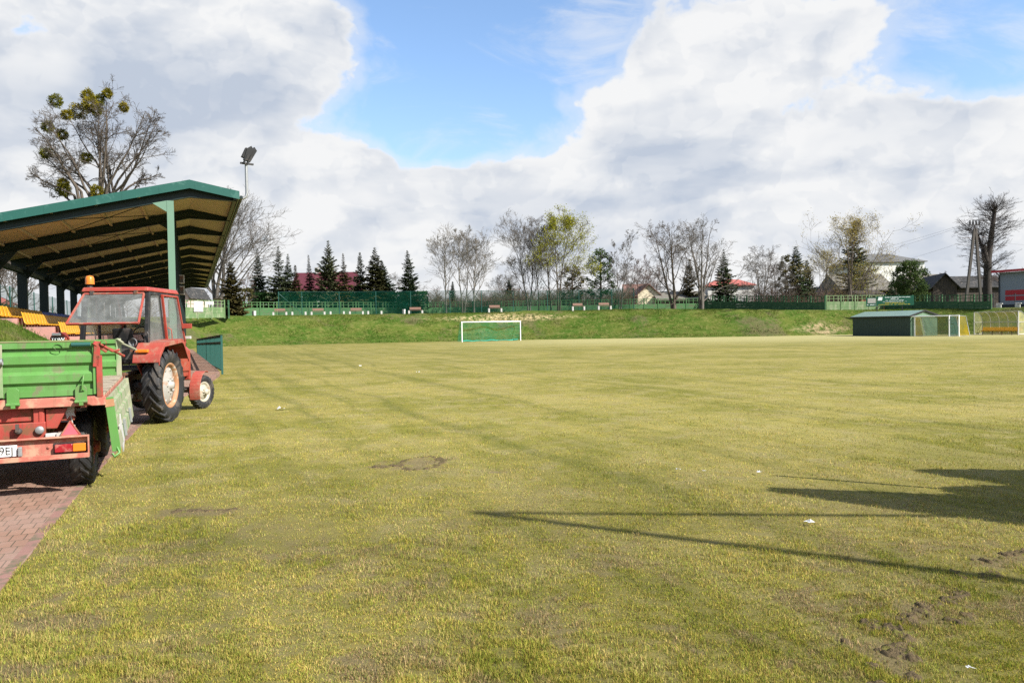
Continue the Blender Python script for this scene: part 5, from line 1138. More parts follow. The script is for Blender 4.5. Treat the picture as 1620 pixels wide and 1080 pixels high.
# mesh fence and houses behind the stand (seen between its back columns)
MF = empty('mesh_fence', P(-9.6, 30), AX + R(90), 'teal mesh fence seen between the back columns of the stand', 'fence')
part(MF, 'mesh', m_net, lambda mb: mb.add([(0, 0, 2.4), (62, 0, 2.5), (62, 0, 4.5), (0, 0, 4.4)], [(0, 1, 2, 3)]))
for k in range(26): part(MF, 'fence_post', m_railp, lambda mb: mb.box(k * 2.48 - .03, k * 2.48 + .03, -.03, .03, 2, 4.5))
for k, (la, s, w, d_, h_, wm, rm, lab) in enumerate([(-32, 62, 9, 9, 2.4, m_wallc, m_redroof, 'white house with red roof seen through the left stand columns'), (-36, 88, 10, 9, 2.6, m_wallw, m_slate, 'white house with grey roof seen through the middle stand columns'), (-30, 112, 10, 9, 2.5, m_wallc, m_redroof, 'cream house with red roof seen through the far stand columns')]):
    p = P(la, s); H = empty('village_house', (p.x, p.y, T(p) - .3), AX, lab, 'house', 'houses behind the stand')
    part(H, 'wall', wm, lambda mb: mb.prism([(0, -w / 2, 0), (d_, -w / 2, 0), (d_, -w / 2, h_), (d_ / 2, -w / 2, h_ + 2.4), (0, -w / 2, h_)], (0, w, 0)))
    part(H, 'roof', rm, lambda mb: [mb.hexa([(x0, -w / 2 - .4, z0), (x1, -w / 2 - .4, z1), (x1, w / 2 + .4, z1), (x0, w / 2 + .4, z0), (x0, -w / 2 - .4, z0 + .15), (x1, -w / 2 - .4, z1 + .15), (x1, w / 2 + .4, z1 + .15), (x0, w / 2 + .4, z0 + .15)]) for x0, z0, x1, z1 in ((-.5, h_ - .25, d_ / 2, h_ + 2.45), (d_ / 2, h_ + 2.45, d_ + .5, h_ - .25))])
    for y in (-3.5, 0, 3.5): part(H, 'window', m_win, lambda mb: mb.box(d_ + .004, d_ + .04, y - .5, y + .5, 1.3, 2.6))
# ------------------------------------------------------------------ trees
def bark(name, col, k=.2): return M(name, col, .9, k, 1.5, tuple(x * .55 for x in col), .3, 3)
m_bk_grey = bark('grey bark', (.105, .092, .078)); m_bk_pale = bark('pale grey bark', (.165, .148, .125)); m_bk_dark = bark('dark bark', (.036, .029, .024)); m_bk_brown = bark('brown bark', (.085, .067, .050)); m_bk_red = bark('reddish twigs', (.095, .060, .045))
def leafmat(name, c1, c2, sc=1.2, tr=.3):
    m, t = newmat(name); co = t.n('ShaderNodeTexCoord').outputs['Object']
    c = t.mix(t.rng(t.noise(co, sc, 4, .7), .32, .68), c1, c2)
    rnd = t.n('ShaderNodeObjectInfo').outputs['Random']; c = t.mix(rnd, t.mix(1.0, c, (.72, .80, .80), 'MULTIPLY'), t.mix(1.0, c, (1.35, 1.18, 1.0), 'MULTIPLY'))
    df = t.n('ShaderNodeBsdfDiffuse'); t.put(df.inputs[0], c); tl = t.n('ShaderNodeBsdfTranslucent'); t.put(tl.inputs[0], c)
    mx = t.n('ShaderNodeMixShader'); mx.inputs[0].default_value = tr; t.put(mx.inputs[1], df.outputs[0]); t.put(mx.inputs[2], tl.outputs[0]); out(t, mx.outputs[0]); return m
m_spruce = leafmat('spruce needles', (.050, .074, .046), (.125, .145, .085), 1.6, .12)
m_spruced = leafmat('dark spruce needles', (.028, .052, .030), (.075, .100, .050), 1.6, .1)
m_spruceb = leafmat('brownish spruce needles', (.040, .042, .018), (.095, .085, .035), 1.4, .12)
m_pine = leafmat('pine needles', (.035, .065, .022), (.085, .115, .040), 1.5, .15)
m_hedge = leafmat('thuja hedge foliage', (.014, .040, .016), (.035, .075, .024), 2.5, .12)
m_thuja = leafmat('thuja foliage', (.045, .075, .02), (.09, .12, .03), 2.5, .12)
m_yleaf = leafmat('yellow spring leaves', (.30, .28, .022), (.44, .40, .05), 1, .4)
m_bud = leafmat('yellow-green buds', (.22, .185, .04), (.34, .29, .09), 1, .4)
m_mist = leafmat('mistletoe', (.085, .085, .012), (.22, .20, .025), 1.2, .25)
m_shrubl = leafmat('dull shrub foliage', (.09, .075, .030), (.17, .14, .06), 1.2, .25)
def tubes_np(segs, n=3):
    """segs: (p0(3), p1(3), r0, r1) -> vertices and quads of open tubes"""
    A = np.array([s_[0] for s_ in segs]); Bp = np.array([s_[1] for s_ in segs]); r0 = np.array([s_[2] for s_ in segs])[:, None]; r1 = np.array([s_[3] for s_ in segs])[:, None]
    d = Bp - A; d /= np.linalg.norm(d, axis=1, keepdims=True) + 1e-9
    ref = np.where(np.abs(d[:, 2:3]) > .9, [[1., 0, 0]], [[0, 0, 1.]]); u = np.cross(d, ref); u /= np.linalg.norm(u, axis=1, keepdims=True); w = np.cross(d, u)
    vs = []
    for (c, r) in ((A, r0), (Bp, r1)):
        for k in range(n):
            t_ = 2 * math.pi * k / n; vs.append(c + (u * math.cos(t_) + w * math.sin(t_)) * r)
    V = np.stack(vs, 1).reshape(-1, 3); i = np.arange(len(segs))[:, None] * 2 * n
    F = np.concatenate([np.hstack([i + k, i + (k + 1) % n, i + n + (k + 1) % n, i + n + k]) for k in range(n)])
    return V, F
def quads_np(C, L, Wd, rs, flat=.0, dirs=None):
    n = len(C); d = rs.normal(0, 1, (n, 3)) if dirs is None else dirs + rs.normal(0, .25, (n, 3))
    d /= np.linalg.norm(d, axis=1, keepdims=True); q = rs.normal(0, 1, (n, 3)); q[:, 2] *= (1 - flat); s = np.cross(d, q); s /= np.linalg.norm(s, axis=1, keepdims=True) + 1e-9
    if flat > 0:
        s = np.column_stack([-d[:, 1], d[:, 0], rs.normal(0, .35, n)]); s /= np.linalg.norm(s, axis=1, keepdims=True) + 1e-9
    L = np.asarray(L).reshape(-1, 1) * np.ones((n, 1)); Wd = np.asarray(Wd).reshape(-1, 1) * np.ones((n, 1))
    V = np.stack([C, C + d * L * .5 + s * Wd * .5, C + d * L, C + d * L * .5 - s * Wd * .5], 1).reshape(-1, 3)
    return V, np.arange(n * 4).reshape(-1, 4)
class Br:
    def __init__(s, seed): s.r = random.Random(seed); s.segs = [[], [], [], [], []]; s.tips = []; s.mid = []
    def rv(s, k): return Vector((s.r.gauss(0, k), s.r.gauss(0, k), s.r.gauss(0, k)))
    def branch(s, p, d, L, r, lev, cfg):
        k = cfg['k'][lev]; sg = L / k; d = d.normalized(); nc = cfg['n'][lev] if lev < len(cfg['n']) else 0
        at_ = [s.r.uniform(cfg.get('c0', .2), 1) for _ in range(nc)] ; r0 = r
        for i in range(k):
            d = (d + s.rv(cfg['wob'][lev]) + Vector((0, 0, cfg['up'][lev]))).normalized()
            q = p + d * sg; r1 = max(cfg['rmin'], r * (1 - (i + 1) / k * cfg.get('tap', .75)))
            s.segs[lev].append((tuple(p), tuple(q), r0, r1))
            for f in at_:
                if i / k <= f < (i + 1) / k or (f >= 1 and i == k - 1):
                    pp = p.lerp(q, f * k - i); ax = d.orthogonal(); ax.rotate(Matrix.Rotation(s.r.uniform(0, 6.283), 3, d))
                    an = R(s.r.uniform(*cfg['ang'][lev])); dd = d.copy(); dd.rotate(Matrix.Rotation(an, 3, ax))
                    if s.r.random() < .5 and dd.z < 0 : dd.z *= -.3
                    s.branch(pp, dd, L * s.r.uniform(*cfg['len'][lev]) * (1.15 - .55 * f), max(cfg['rmin'], (r0 * (1 - (f * k - i)) + r1 * (f * k - i)) * .62), lev + 1, cfg)
            p = q; r0 = r1
        s.tips.append(tuple(p)); 
        if lev >= 3: s.mid.append((tuple(p), lev))
def tree_objs(name, label, cat, group, origin, b, bark_m, twig_n=3):
    o = empty(name, origin, 0, label, cat, group); O = np.array(origin)
    big_ = b.segs[0] + b.segs[1]; V, F = tubes_np(big_, 6); mesh_np('trunk', V - O, F, bark_m, o, smooth=True)
    sm = b.segs[2] + b.segs[3] + b.segs[4]
    if sm: V, F = tubes_np(sm, 3); mesh_np('twigs', V - O, F, bark_m, o)
    return o
def leaves_on(o, origin, pts, n, size, mat, rs, spread=.25, name='leaves'):
    pts = np.array(pts); C = pts[rs.randint(0, len(pts), n)] + rs.normal(0, spread, (n, 3)); V, F = quads_np(C, rs.uniform(.6, 1.3, n) * size, rs.uniform(.5, 1, n) * size, rs)
    return mesh_np(name, V - np.array(origin), F, mat, o)
def bare_tree(px, D, yt, hw, label, bark_m=None, seed=1, stems=1, low=.28, n=(13, 7, 5, 3), rmin=.0115, up=.05, leaf=None, nl=0, lsize=.16, pxb=None, wob=.12, trunk=.16, spread=1.0, name='bare_tree', group='bare deciduous trees beyond the bank', zb=None, lean=0.0, ang=(28, 58), cat='tree'):
    bark_m = bark_m or m_bk_grey
    v = at(px, 490, D); z = terr(v.x, v.y) if zb is None else zb; H = at(px, yt, D).z - z; cr = hw * D / FPX
    b = Br(seed); r = b.r
    for s_ in range(stems):
        ph = 6.283 * s_ / stems + .6; off = Vector((math.cos(ph), math.sin(ph), 0)) * (.12 if stems > 1 else 0)
        lean_v = off.normalized() * (cr / H * .35) if stems > 1 else Vector((lean, 0, 0))
        # leader
        k = 9; p = Vector((v.x, v.y, z - .3)) + off; d = (Vector((0, 0, 1)) + lean_v).normalized(); L = H * (.97 if s_ == 0 else r.uniform(.8, .95)) ; pts = [p]; R0_ = trunk * (1 if stems == 1 else .8)
        for i in range(k):
            d = (d + Vector((r.gauss(0, .05), r.gauss(0, .05), .06))).normalized(); q = p + d * (L / k)
            ra, rb2 = R0_ * (1 - .86 * i / k), R0_ * (1 - .86 * (i + 1) / k); b.segs[0].append((tuple(p), tuple(q), max(rmin, ra * (1.25 if i == 0 else 1)), max(rmin, rb2))); p = q; pts.append(p)
        nlim = max(4, int(n[0] / (stems ** .6)))
        for j in range(nlim):
            f = low + (1 - low) * ((j + r.random() * .8) / nlim); i = min(k - 1, int(f * k)); pp = pts[i].lerp(pts[i + 1], f * k - i)
            an = R(r.uniform(*ang)) * (1.05 - .35 * f); az = j * 2.4 + r.uniform(-.5, .5)
            dd = Vector((math.cos(az) * math.sin(an), math.sin(az) * math.sin(an), math.cos(an)))
            tt = (f - low) / (1 - low); env = math.sqrt(max(.05, 1 - (tt - .25) ** 2 * 1.3)) * (1 - .55 * tt)
            Ll = min(cr * 1.25 * env / max(.35, math.sin(an)) * r.uniform(.8, 1.1), (H * 1.02 - (pp.z - z)) / max(.3, math.cos(an) + .1))
            cfg = dict(k=[5, 5, 4, 3, 2], n=[0, n[1], n[2], n[3], 0], wob=[.1, wob, wob * 1.15, wob * 1.3, .15], up=[.05, up, up, up, up * .6], ang=[(30, 50), (24, 55), (25, 58), (25, 60)], len=[(.5, .6), (.38, .62), (.42, .66), (.42, .7)], rmin=rmin)
            b.branch(pp, dd, max(.5, Ll), max(rmin, R0_ * (1 - .8 * f) * .5), 1, cfg)
    org = (v.x, v.y, z); o = tree_objs(name, label, cat, group, org, b, bark_m)
    if leaf: leaves_on(o, org, [m for m, _ in b.mid], nl, lsize, leaf, np.random.RandomState(seed))
    return o, b, org
def conifer(px, D, yt, hw, label, mat=None, seed=1, bare=.10, dens=1.0, name='spruce_tree', zb=None, group='spruces beyond the bank', droop=.22, fat=.9, trunk_m=None, yb=None, cat='tree', ragged=.25):
    mat = mat or m_spruce; rs = np.random.RandomState(seed); droop = rs.uniform(.1, .42); ragged = rs.uniform(.15, .4); fat = fat * rs.uniform(.85, 1.2); hw = hw * rs.uniform(.92, 1.12); v = at(px, 490, D); z = terr(v.x, v.y) if zb is None else zb
    H = at(px, yt, D).z - z; Rr = hw * D / FPX
    org = np.array((v.x, v.y, z)); o = empty(name, tuple(org), 0, label, cat, group); o.rotation_euler = (rs.normal(0, .02), rs.normal(0, .025), 0)
    V, F = tubes_np([((0, 0, -.3), (0, 0, H * .5), .13 + H * .006, .08), ((0, 0, H * .5), (0, 0, H * .985), .08, .012)], 7); mesh_np('trunk', V, F, trunk_m or m_bk_pale, o, smooth=True)
    C, Dr, LL, WW, segs = [], [], [], [], []
    zc = H * bare; step = H / 50.0; ph = rs.rand() * 6
    while zc < H * .985:
        t_ = (zc - H * bare) / (H * (1 - bare)); rad = Rr * 1.62 * (1 - t_) ** (fat + .18) * rs.uniform(1 - ragged * 1.7, 1.1) + .06; nb = 5 if t_ < .85 else 4
        for k in range(nb):
            ph += 2.4; r_ = rad * rs.uniform(.72, 1.08); dz = -droop + .55 * t_
            dv = np.array((math.cos(ph), math.sin(ph), dz + rs.normal(0, .07))); m = max(4, int(dens * (4 + r_ * 8)))
            f = np.sort(rs.uniform(.12, 1, m)); up_ = (f ** 2) * r_ * .16
            pts = np.array((0, 0, zc)) + dv * (f * r_)[:, None] + np.column_stack([np.zeros(m), np.zeros(m), up_]); segs.append(((0, 0, zc), tuple(np.array((0, 0, zc)) + dv * r_ * .95), .022, .006))
            lat_ = np.array((-dv[1], dv[0], 0)); 
            for sd_ in (-1, 0, 1):
                dd = dv[None, :] * (1.0 if sd_ else 1.2) + lat_[None, :] * sd_ * 1.0 + np.array((0, 0, -.28 if sd_ else .05)); C.append(pts); Dr.append(np.repeat(dd, m, 0)); s_ = (.09 + .25 * min(1.6, r_)) * (1.15 - .35 * f); LL.append(s_ * rs.uniform(.8, 1.4, m)); WW.append(s_ * rs.uniform(.4, .75, m))
        zc += step * rs.uniform(.75, 1.2) * (1.25 - .5 * t_)
    C.append(np.array([[0, 0, H * .95]] * 4)); Dr.append(np.array([[0, 0, 1.0]] * 4)); LL.append(np.full(4, H * .05)); WW.append(np.full(4, .07))
    C = np.concatenate(C); Dr = np.concatenate(Dr); V, F = quads_np(C, np.concatenate(LL), np.concatenate(WW), rs, flat=.6, dirs=Dr); mesh_np('crown', V, F, mat, o)
    V, F = tubes_np(segs, 3); mesh_np('branches', V, F, m_bk_brown, o)
    return o
def blobtree(px, D, yt, hw, label, mat, seed, clumps=40, name='pine_tree', yb=470, zb=None, group='evergreens beyond the bank', leaf=.28, per=110, trunk_h=.35, bark_m=None, cat='tree'):
    """loose rounded evergreen: limbs carrying clumps of short leaves"""
    rs = np.random.RandomState(seed); v = at(px, 490, D); z = terr(v.x, v.y) if zb is None else zb; H = at(px, yt, D).z - z; Rr = hw * D / FPX
    o = empty(name, (v.x, v.y, z), 0, label, cat, group); segs = [((0, 0, -.3), (0, 0, H * .6), .2, .12), ((0, 0, H * .6), (0, 0, H * .93), .12, .03)]; C = []
    zlo = H * trunk_h
    for k in range(clumps):
        t_ = (k + rs.rand()) / clumps; zz_ = zlo + (H * .96 - zlo) * t_; env = math.sqrt(max(.02, 1 - (2 * t_ - .75) ** 2 / 1.7)); az = k * 2.4 + rs.normal(0, .3); q = rs.uniform(.45, 1.0) * Rr * env
        c = np.array((math.cos(az) * q, math.sin(az) * q, zz_)); segs.append(((0, 0, max(zlo * .7, zz_ - q * .45)), tuple(c), .06, .015))
        rr = rs.uniform(.16, .30) * Rr * 1.1; P_ = rs.normal(0, 1, (per, 3)); P_ /= np.linalg.norm(P_, axis=1, keepdims=True); C.append(c + P_ * rr * rs.uniform(.35, 1.05, (per, 1)) * np.array((1, 1, .75)))
    C = np.concatenate(C); V, F = quads_np(C, rs.uniform(.5, 1.2, len(C)) * leaf, rs.uniform(.4, .8, len(C)) * leaf * .6, rs); mesh_np('crown', V, F, mat, o)
    V, F = tubes_np(segs, 5); mesh_np('trunk', V, F, bark_m or m_bk_brown, o)
    return o

# spruces in a row behind the fence
for (x, D, yt, hw, lab, mt, sd_, bare, fat) in [
    (368, 92, 414, 21, 'brownish ragged spruce close beside the big bare tree on the left', m_spruceb, 1, .02, .75), (410, 112, 391, 17, 'slender spruce standing alone left of the twin spruces', m_spruce, 2, .08, .95),
    (443, 110, 388, 19, 'left one of two spruces grown into each other', m_spruce, 3, .05, .85), (455, 112, 400, 18, 'right one of two spruces grown into each other', m_spruce, 4, .05, .85),
    (470, 110, 419, 14, 'short thin spruce in front of the chimney of the maroon roof', m_spruceb, 5, .05, 1.0), (492, 111, 402, 14, 'narrow spruce before the left half of the maroon roof', m_spruceb, 6, .05, 1.0),
    (520, 110, 379, 23, 'tallest spruce, in front of the maroon roof', m_spruce, 7, .12, .85), (547, 110, 399, 15, 'narrow spruce before the right end of the maroon roof', m_spruceb, 8, .14, .9),
    (572, 111, 398, 17, 'spruce just right of the maroon roof', m_spruce, 9, .12, .85), (594, 110, 390, 21, 'broad spruce with a bare lower trunk right of the maroon roof', m_spruceb, 10, .15, .8),
    (611, 114, 411, 19, 'bluish spruce leaning behind the broad spruce', m_spruced, 11, .08, .9), (650, 109, 395, 18, 'single spruce standing apart over the trimmed hedge', m_spruced, 12, .10, .9),
    (1145, 124, 393, 19, 'dark spruce left of the white house roof', m_spruced, 13, .03, .8), (1352, 128, 347, 33, 'tall spruce rising behind the yellow budding tree', m_spruced, 14, .05, .75),
    (1264, 122, 388, 17, 'dark narrow spruce right of the arching bare tree', m_spruced, 15, .02, .6), (1279, 124, 410, 14, 'lower dark spruce touching the narrow dark spruce', m_spruced, 16, .02, .6), (1089, 128, 409, 13, 'small brownish cypress between the two forked bare trees', m_spruceb, 17, .02, .55), (716, 126, 445, 9, 'tiny dark spruce far behind the pale bare trees', m_spruced, 18, .02, .8), (806, 126, 443, 11, 'tiny dark spruce far behind the middle bare trees', m_spruced, 19, .02, .7)]:
    conifer(x, D, yt, hw, lab, mt, sd_, bare, fat=fat)
for (x, D, yt, hw, lab, sd_) in [(1244, 121, 402, 15, 'brown-green rounded cypress left of the dark narrow spruce', 31)]:
    blobtree(x, D, yt, hw, lab, m_spruceb, sd_, 40, 'cypress_tree', trunk_h=.08, leaf=.3)
blobtree(951, 114, 392, 24, 'round topped pine right of the yellow leafing tree', m_pine, 32, 46, trunk_h=.25, per=70, leaf=.36)
blobtree(906, 118, 418, 24, 'dark loose pine behind the yellow leafing tree', m_spruceb, 33, 40, trunk_h=.2, per=60, leaf=.36)
blobtree(1440, 106, 412, 29, 'bushy bright green pine behind the green sign board', m_pine, 34, 60, trunk_h=.12, per=130, leaf=.34)
blobtree(1418, 112, 446, 18, 'dark low evergreen bush left of the bushy green pine', m_spruced, 35, 30, 'evergreen_bush', trunk_h=.05, per=90)
# dark and bare things between spruces and stand
bare_tree(388, 108, 428, 17, 'reddish bare larch between the ragged spruce and the slender spruce', m_bk_red, 40, 1, .15, (16, 6, 4, 2), name='bare_larch', trunk=.10, ang=(50, 80), up=.0)
bare_tree(344, 96, 322, 74, 'big spreading bare tree standing beside the far end of the stand', m_bk_grey, 41, 3, .14, (22, 8, 6, 4), trunk=.36, rmin=.012, up=.05, lean=.1, ang=(25, 62))
# pale trees in front of the fence
bare_tree(706, 103, 374, 34, 'pale slim bare tree, first from the left above the goal', m_bk_pale, 42, 1, .22, (15, 7, 5, 3), trunk=.13, up=.09)
bare_tree(733, 103, 360, 25, 'pale bare tree with two stems, second above the goal', m_bk_pale, 43, 2, .20, (15, 7, 5, 3), trunk=.14, up=.10)
bare_tree(750, 103, 378, 34, 'pale bare tree with rounded crown, third above the goal', m_bk_pale, 44, 1, .20, (15, 7, 5, 3), trunk=.15, up=.08, lean=.05)
bare_tree(837, 105, 350, 38, 'tall dense grey bare tree left of the yellow leafing tree', m_bk_grey, 45, 2, .14, (20, 8, 6, 3), trunk=.16, up=.09)
bare_tree(852, 108, 345, 12, 'very slim bare tree between the dense grey tree and the next', m_bk_brown, 46, 1, .25, (12, 6, 4, 2), trunk=.10, up=.12)
bare_tree(872, 105, 355, 25, 'slim brown bare tree touching the yellow leafing tree', m_bk_brown, 47, 1, .22, (15, 7, 5, 3), trunk=.13, up=.1)
bare_tree(884, 104, 350, 42, 'tree covered with fresh yellow leaves, the brightest on the bank', m_bk_brown, 48, 2, .22, (17, 7, 5, 3), trunk=.17, up=.07, leaf=m_yleaf, nl=9500, lsize=.16, name='yellow_leafing_tree', group='leafing trees beyond the bank')
bare_tree(981, 112, 368, 21, 'slim bare tree right of the round topped pine', m_bk_grey, 49, 2, .16, (16, 7, 5, 3), trunk=.13, up=.11)
bare_tree(1066, 104, 354, 45, 'forked bare fruit tree with a short trunk, left one of two', m_bk_dark if False else m_bk_brown, 50, 3, .10, (15, 7, 5, 3), trunk=.26, up=.05, wob=.2, ang=(30, 66))
bare_tree(1110, 103, 348, 44, 'forked bare fruit tree with open crown, right one of two', m_bk_grey, 51, 3, .12, (12, 6, 5, 3), trunk=.25, up=.06, wob=.2, ang=(28, 60))
bare_tree(1205, 118, 396, 40, 'low arching bare tree beside the white house', m_bk_grey, 52, 4, .10, (15, 7, 6, 3), trunk=.20, up=-.05, wob=.24, ang=(35, 75))
bare_tree(1346, 99, 356, 56, 'budding tree with yellow-green haze in front of the tall spruce', m_bk_brown, 53, 3, .16, (13, 6, 5, 2), trunk=.17, up=.08, leaf=m_bud, nl=4600, lsize=.13, name='budding_tree', group='leafing trees beyond the bank')
bare_tree(1304, 112, 402, 33, 'low bushy budding tree left of the tall budding tree', m_bk_brown, 54, 4, .06, (13, 6, 4, 2), trunk=.10, up=.06, leaf=m_bud, nl=3000, lsize=.13, name='budding_tree', group='leafing trees beyond the bank', zb=2.9)
bare_tree(1372, 116, 425, 28, 'small yellow budding shrub right of the tall budding tree', m_bk_brown, 55, 4, .06, (14, 6, 5, 2), trunk=.08, leaf=m_yleaf, nl=1600, lsize=.13, name='budding_shrub', group='leafing trees beyond the bank', zb=2.9)
bare_tree(1592, 130, 440, 42, 'round reddish bare bush behind the grey clad building', m_bk_red, 56, 4, .06, (18, 7, 5, 3), trunk=.1, name='bare_bush', zb=2.6)
bare_tree(1008, 128, 408, 22, 'low brown bare tree behind the slim tree at the net end', m_bk_red, 57, 3, .1, (14, 6, 5, 3), trunk=.12)
bare_tree(1036, 132, 425, 24, 'low reddish bare tree over the cream gabled house', m_bk_red, 58, 3, .1, (14, 6, 5, 3), trunk=.12)
bare_tree(1226, 130, 420, 26, 'small brown bare tree between the arching tree and the cypress', m_bk_brown, 59, 3, .1, (14, 6, 5, 3), trunk=.12)
bare_tree(1490, 132, 430, 12, 'thin young bare tree left of the dark barn', m_bk_brown, 60, 1, .2, (12, 6, 4, 2), trunk=.08)
bare_tree(640, 150, 440, 24, 'grey bare tree far behind the single spruce', m_bk_grey, 61, 2, .15, (14, 6, 5, 3), trunk=.14)
bare_tree(800, 150, 436, 26, 'grey bare tree far off between the two tree groups', m_bk_grey, 62, 2, .15, (14, 6, 5, 3), trunk=.14)
# trees behind the stand, seen between the columns
for k, (la, s, h_, lab, sd_) in enumerate([(-15, 48, 5.5, 'grey-green spruce seen between the first stand columns', 71), (-17, 60, 6.5, 'grey-green spruce seen between the middle stand columns', 72)]):
    p = P(la, s); pxx = 810 + FPX * p.x / p.y; z = T(p)
    o = conifer(pxx, p.y, 528 - (z + h_ - 1.7) * FPX / p.y, 2.6 * FPX / p.y, lab, m_spruceb, sd_, .12, name='spruce_tree', zb=z, group='trees behind the stand')
for k, (la, s, h_, lab, sd_) in enumerate([(-14, 40, 4.6, 'dark bare tree seen through the leftmost gap between the stand columns', 76), (-16, 50, 5, 'dense bare tree seen right of the leftmost stand column', 78), (-14, 66, 5, 'leaning bare tree seen low between two stand columns', 79), (-14, 58, 5, 'brown bare tree seen between the second pair of stand columns', 73), (-15, 72, 6, 'brown bare tree seen between the third pair of stand columns', 74), (-15, 84, 6, 'brown bare tree seen between the far stand columns', 75)]):
    p = P(la, s); pxx = 810 + FPX * p.x / p.y; z = T(p)
    bare_tree(pxx, p.y, 528 - (z + h_ - 1.7) * FPX / p.y, 3.2 * FPX / p.y, lab, m_bk_brown, sd_, 2, .15, (14, 7, 5, 3), trunk=.15, zb=z, group='trees behind the stand')
# big mistletoe tree over the stand roof
v = at(150, 480, 92); zg = terr(v.x, v.y)
bT = Br(77); org = (v.x, v.y, zg); Hh = at(150, 128, 92).z - zg; u_ = 92 / FPX
cfg = dict(k=[6, 6, 5, 4, 3], n=[0, 10, 7, 5, 0], wob=[.06, .10, .17, .2, .2], up=[.05, .0, .01, .01, 0], ang=[(30, 50), (22, 52), (25, 60), (25, 65)], len=[(.5, .6), (.26, .42), (.36, .58), (.42, .7)], rmin=.015, c0=.2, tap=.80)
bT.segs[0] += [((v.x, v.y, zg - .5), (v.x, v.y, zg + 5), .85, .7)]
for (xa, ya, xb, yb_, dy, L_) in [(150, 320, 75, 165, -2, 1.02), (158, 318, 128, 140, 1.5, 1.0), (164, 316, 150, 138, -1, 1.0), (172, 312, 185, 142, 1, 1.0), (180, 308, 222, 150, -1.5, 1.0), (190, 300, 250, 200, 1, 1.0), (186, 305, 262, 240, -2, .95), (145, 312, 46, 218, 2, 1.0), (120, 310, 40, 262, -1, .9), (150, 316, 100, 170, 3, .9), (168, 300, 165, 150, -3, .95), (175, 312, 205, 170, 3, .95), (115, 322, 55, 285, 1, .8), (195, 310, 232, 285, 2, .8), (140, 300, 85, 215, 4, 1.0), (130, 300, 62, 190, -4, .95), (160, 290, 120, 165, 4, .9), (178, 300, 240, 175, -4, .95), (188, 300, 250, 265, 4, .9), (135, 305, 70, 245, -3, .95)]:
    a_ = at(xa, ya, 92); b_ = at(xb, yb_, 92 + dy); root = Vector((v.x, v.y, zg + 4.8)); a_.y += dy * .3
    n_ = 3; 
    bT.segs[1].append((tuple(root), tuple(root.lerp(a_, .5) + Vector((0, 0, .3))), .28, .22)); bT.segs[1].append((tuple(root.lerp(a_, .5) + Vector((0, 0, .3))), tuple(a_), .22, .16))
    bT.branch(a_, b_ - a_, (b_ - a_).length * L_ * (.90 if yb_ < 155 else .97 if yb_ < 180 else 1.03), .15, 1, cfg)
MT = tree_objs('mistletoe_tree', 'huge bare tree full of mistletoe balls rising over the stand roof', 'tree', None, org, bT, m_bk_dark if False else bark('dark grey-brown bark', (.085, .068, .053)))
rsm = np.random.RandomState(8)
for (x, y, r_) in [(88, 160, 10.5), (139, 151, 9), (143, 163, 10), (157, 158, 8), (170, 148, 7), (124, 176, 13), (106, 182, 7.5), (153, 175, 8), (196, 170, 7), (76, 201, 9), (98, 213, 8), (73, 242, 8), (101, 300, 11), (100, 290, 8), (154, 303, 10), (141, 172, 5), (136, 250, 8)]:
    c = at(x, y, 92 + rsm.uniform(-1.5, 1.5)); rr = r_ * u_; n_ = int(500 + 60 * r_); d = rsm.normal(0, 1, (n_, 3)); d /= np.linalg.norm(d, axis=1, keepdims=True)
    C = np.array(c) + d * rr * rsm.uniform(.15, .95, (n_, 1)) ** .6 * (1 + .15 * np.sin(d[:, :1] * 5 + x)); V, F = quads_np(C, rsm.uniform(.12, .3, n_), rsm.uniform(.06, .13, n_), rsm, dirs=d); mesh_np('mistletoe_ball', V - np.array(org), F, m_mist, MT)
# pollard tree by the utility pole
p0_ = at(1562, 470, 120); zg = terr(p0_.x, p0_.y); bP = Br(90); org = (p0_.x, p0_.y, zg); rP = bP.r
mainl = [Vector((p0_.x, 120, zg - .4)), at(1562, 440, 120), at(1563, 412, 120), at(1568, 375, 120), at(1573, 338, 120), at(1573, 332, 120)]; mainl[0].y = 120
rad = [.68, .58, .50, .38, .28, .33]
for i in range(5): bP.segs[0].append((tuple(mainl[i]), tuple(mainl[i + 1]), rad[i], rad[i + 1]))
stub = [at(1561, 414, 120), at(1557, 398, 120), at(1556, 388, 120)]; bP.segs[0] += [(tuple(stub[0]), tuple(stub[1]), .55, .45), (tuple(stub[1]), tuple(stub[2]), .45, .34)]
stub2 = [at(1563, 408, 120), at(1551, 385, 121), at(1548, 372, 121.5)]; bP.segs[0] += [(tuple(stub2[0]), tuple(stub2[1]), .3, .2), (tuple(stub2[1]), tuple(stub2[2]), .2, .12)]
cfgP = dict(k=[5, 6, 4, 3, 2], n=[0, 6, 3, 0, 0], wob=[.05, .09, .12, .15, .1], up=[0, .03, .02, .02, 0], ang=[(20, 40), (15, 38), (20, 45), (20, 40)], len=[(.5, .6), (.35, .6), (.4, .6), (.4, .6)], rmin=.012, c0=.15)
for j in range(150):
    t_ = rP.random() ** .8; i = min(4, 1 + int(t_ * 4)); q = mainl[i].lerp(mainl[i + 1] if i < 5 else mainl[5], rP.random()); az = rP.uniform(0, 6.283); el = rP.uniform(-.05, .75) + (.5 if i >= 4 else 0)
    bP.branch(q, Vector((math.cos(az), math.sin(az), el)), rP.uniform(1.8, 4.6) * (1.15 if i < 4 else .75), .045, 1, cfgP)
for j in range(40):
    az = rP.uniform(0, 6.283); bP.branch(stub[2] if j % 2 else stub2[2], Vector((math.cos(az), math.sin(az), rP.uniform(-.1, .9))), rP.uniform(1.5, 4.0), .04, 1, cfgP)
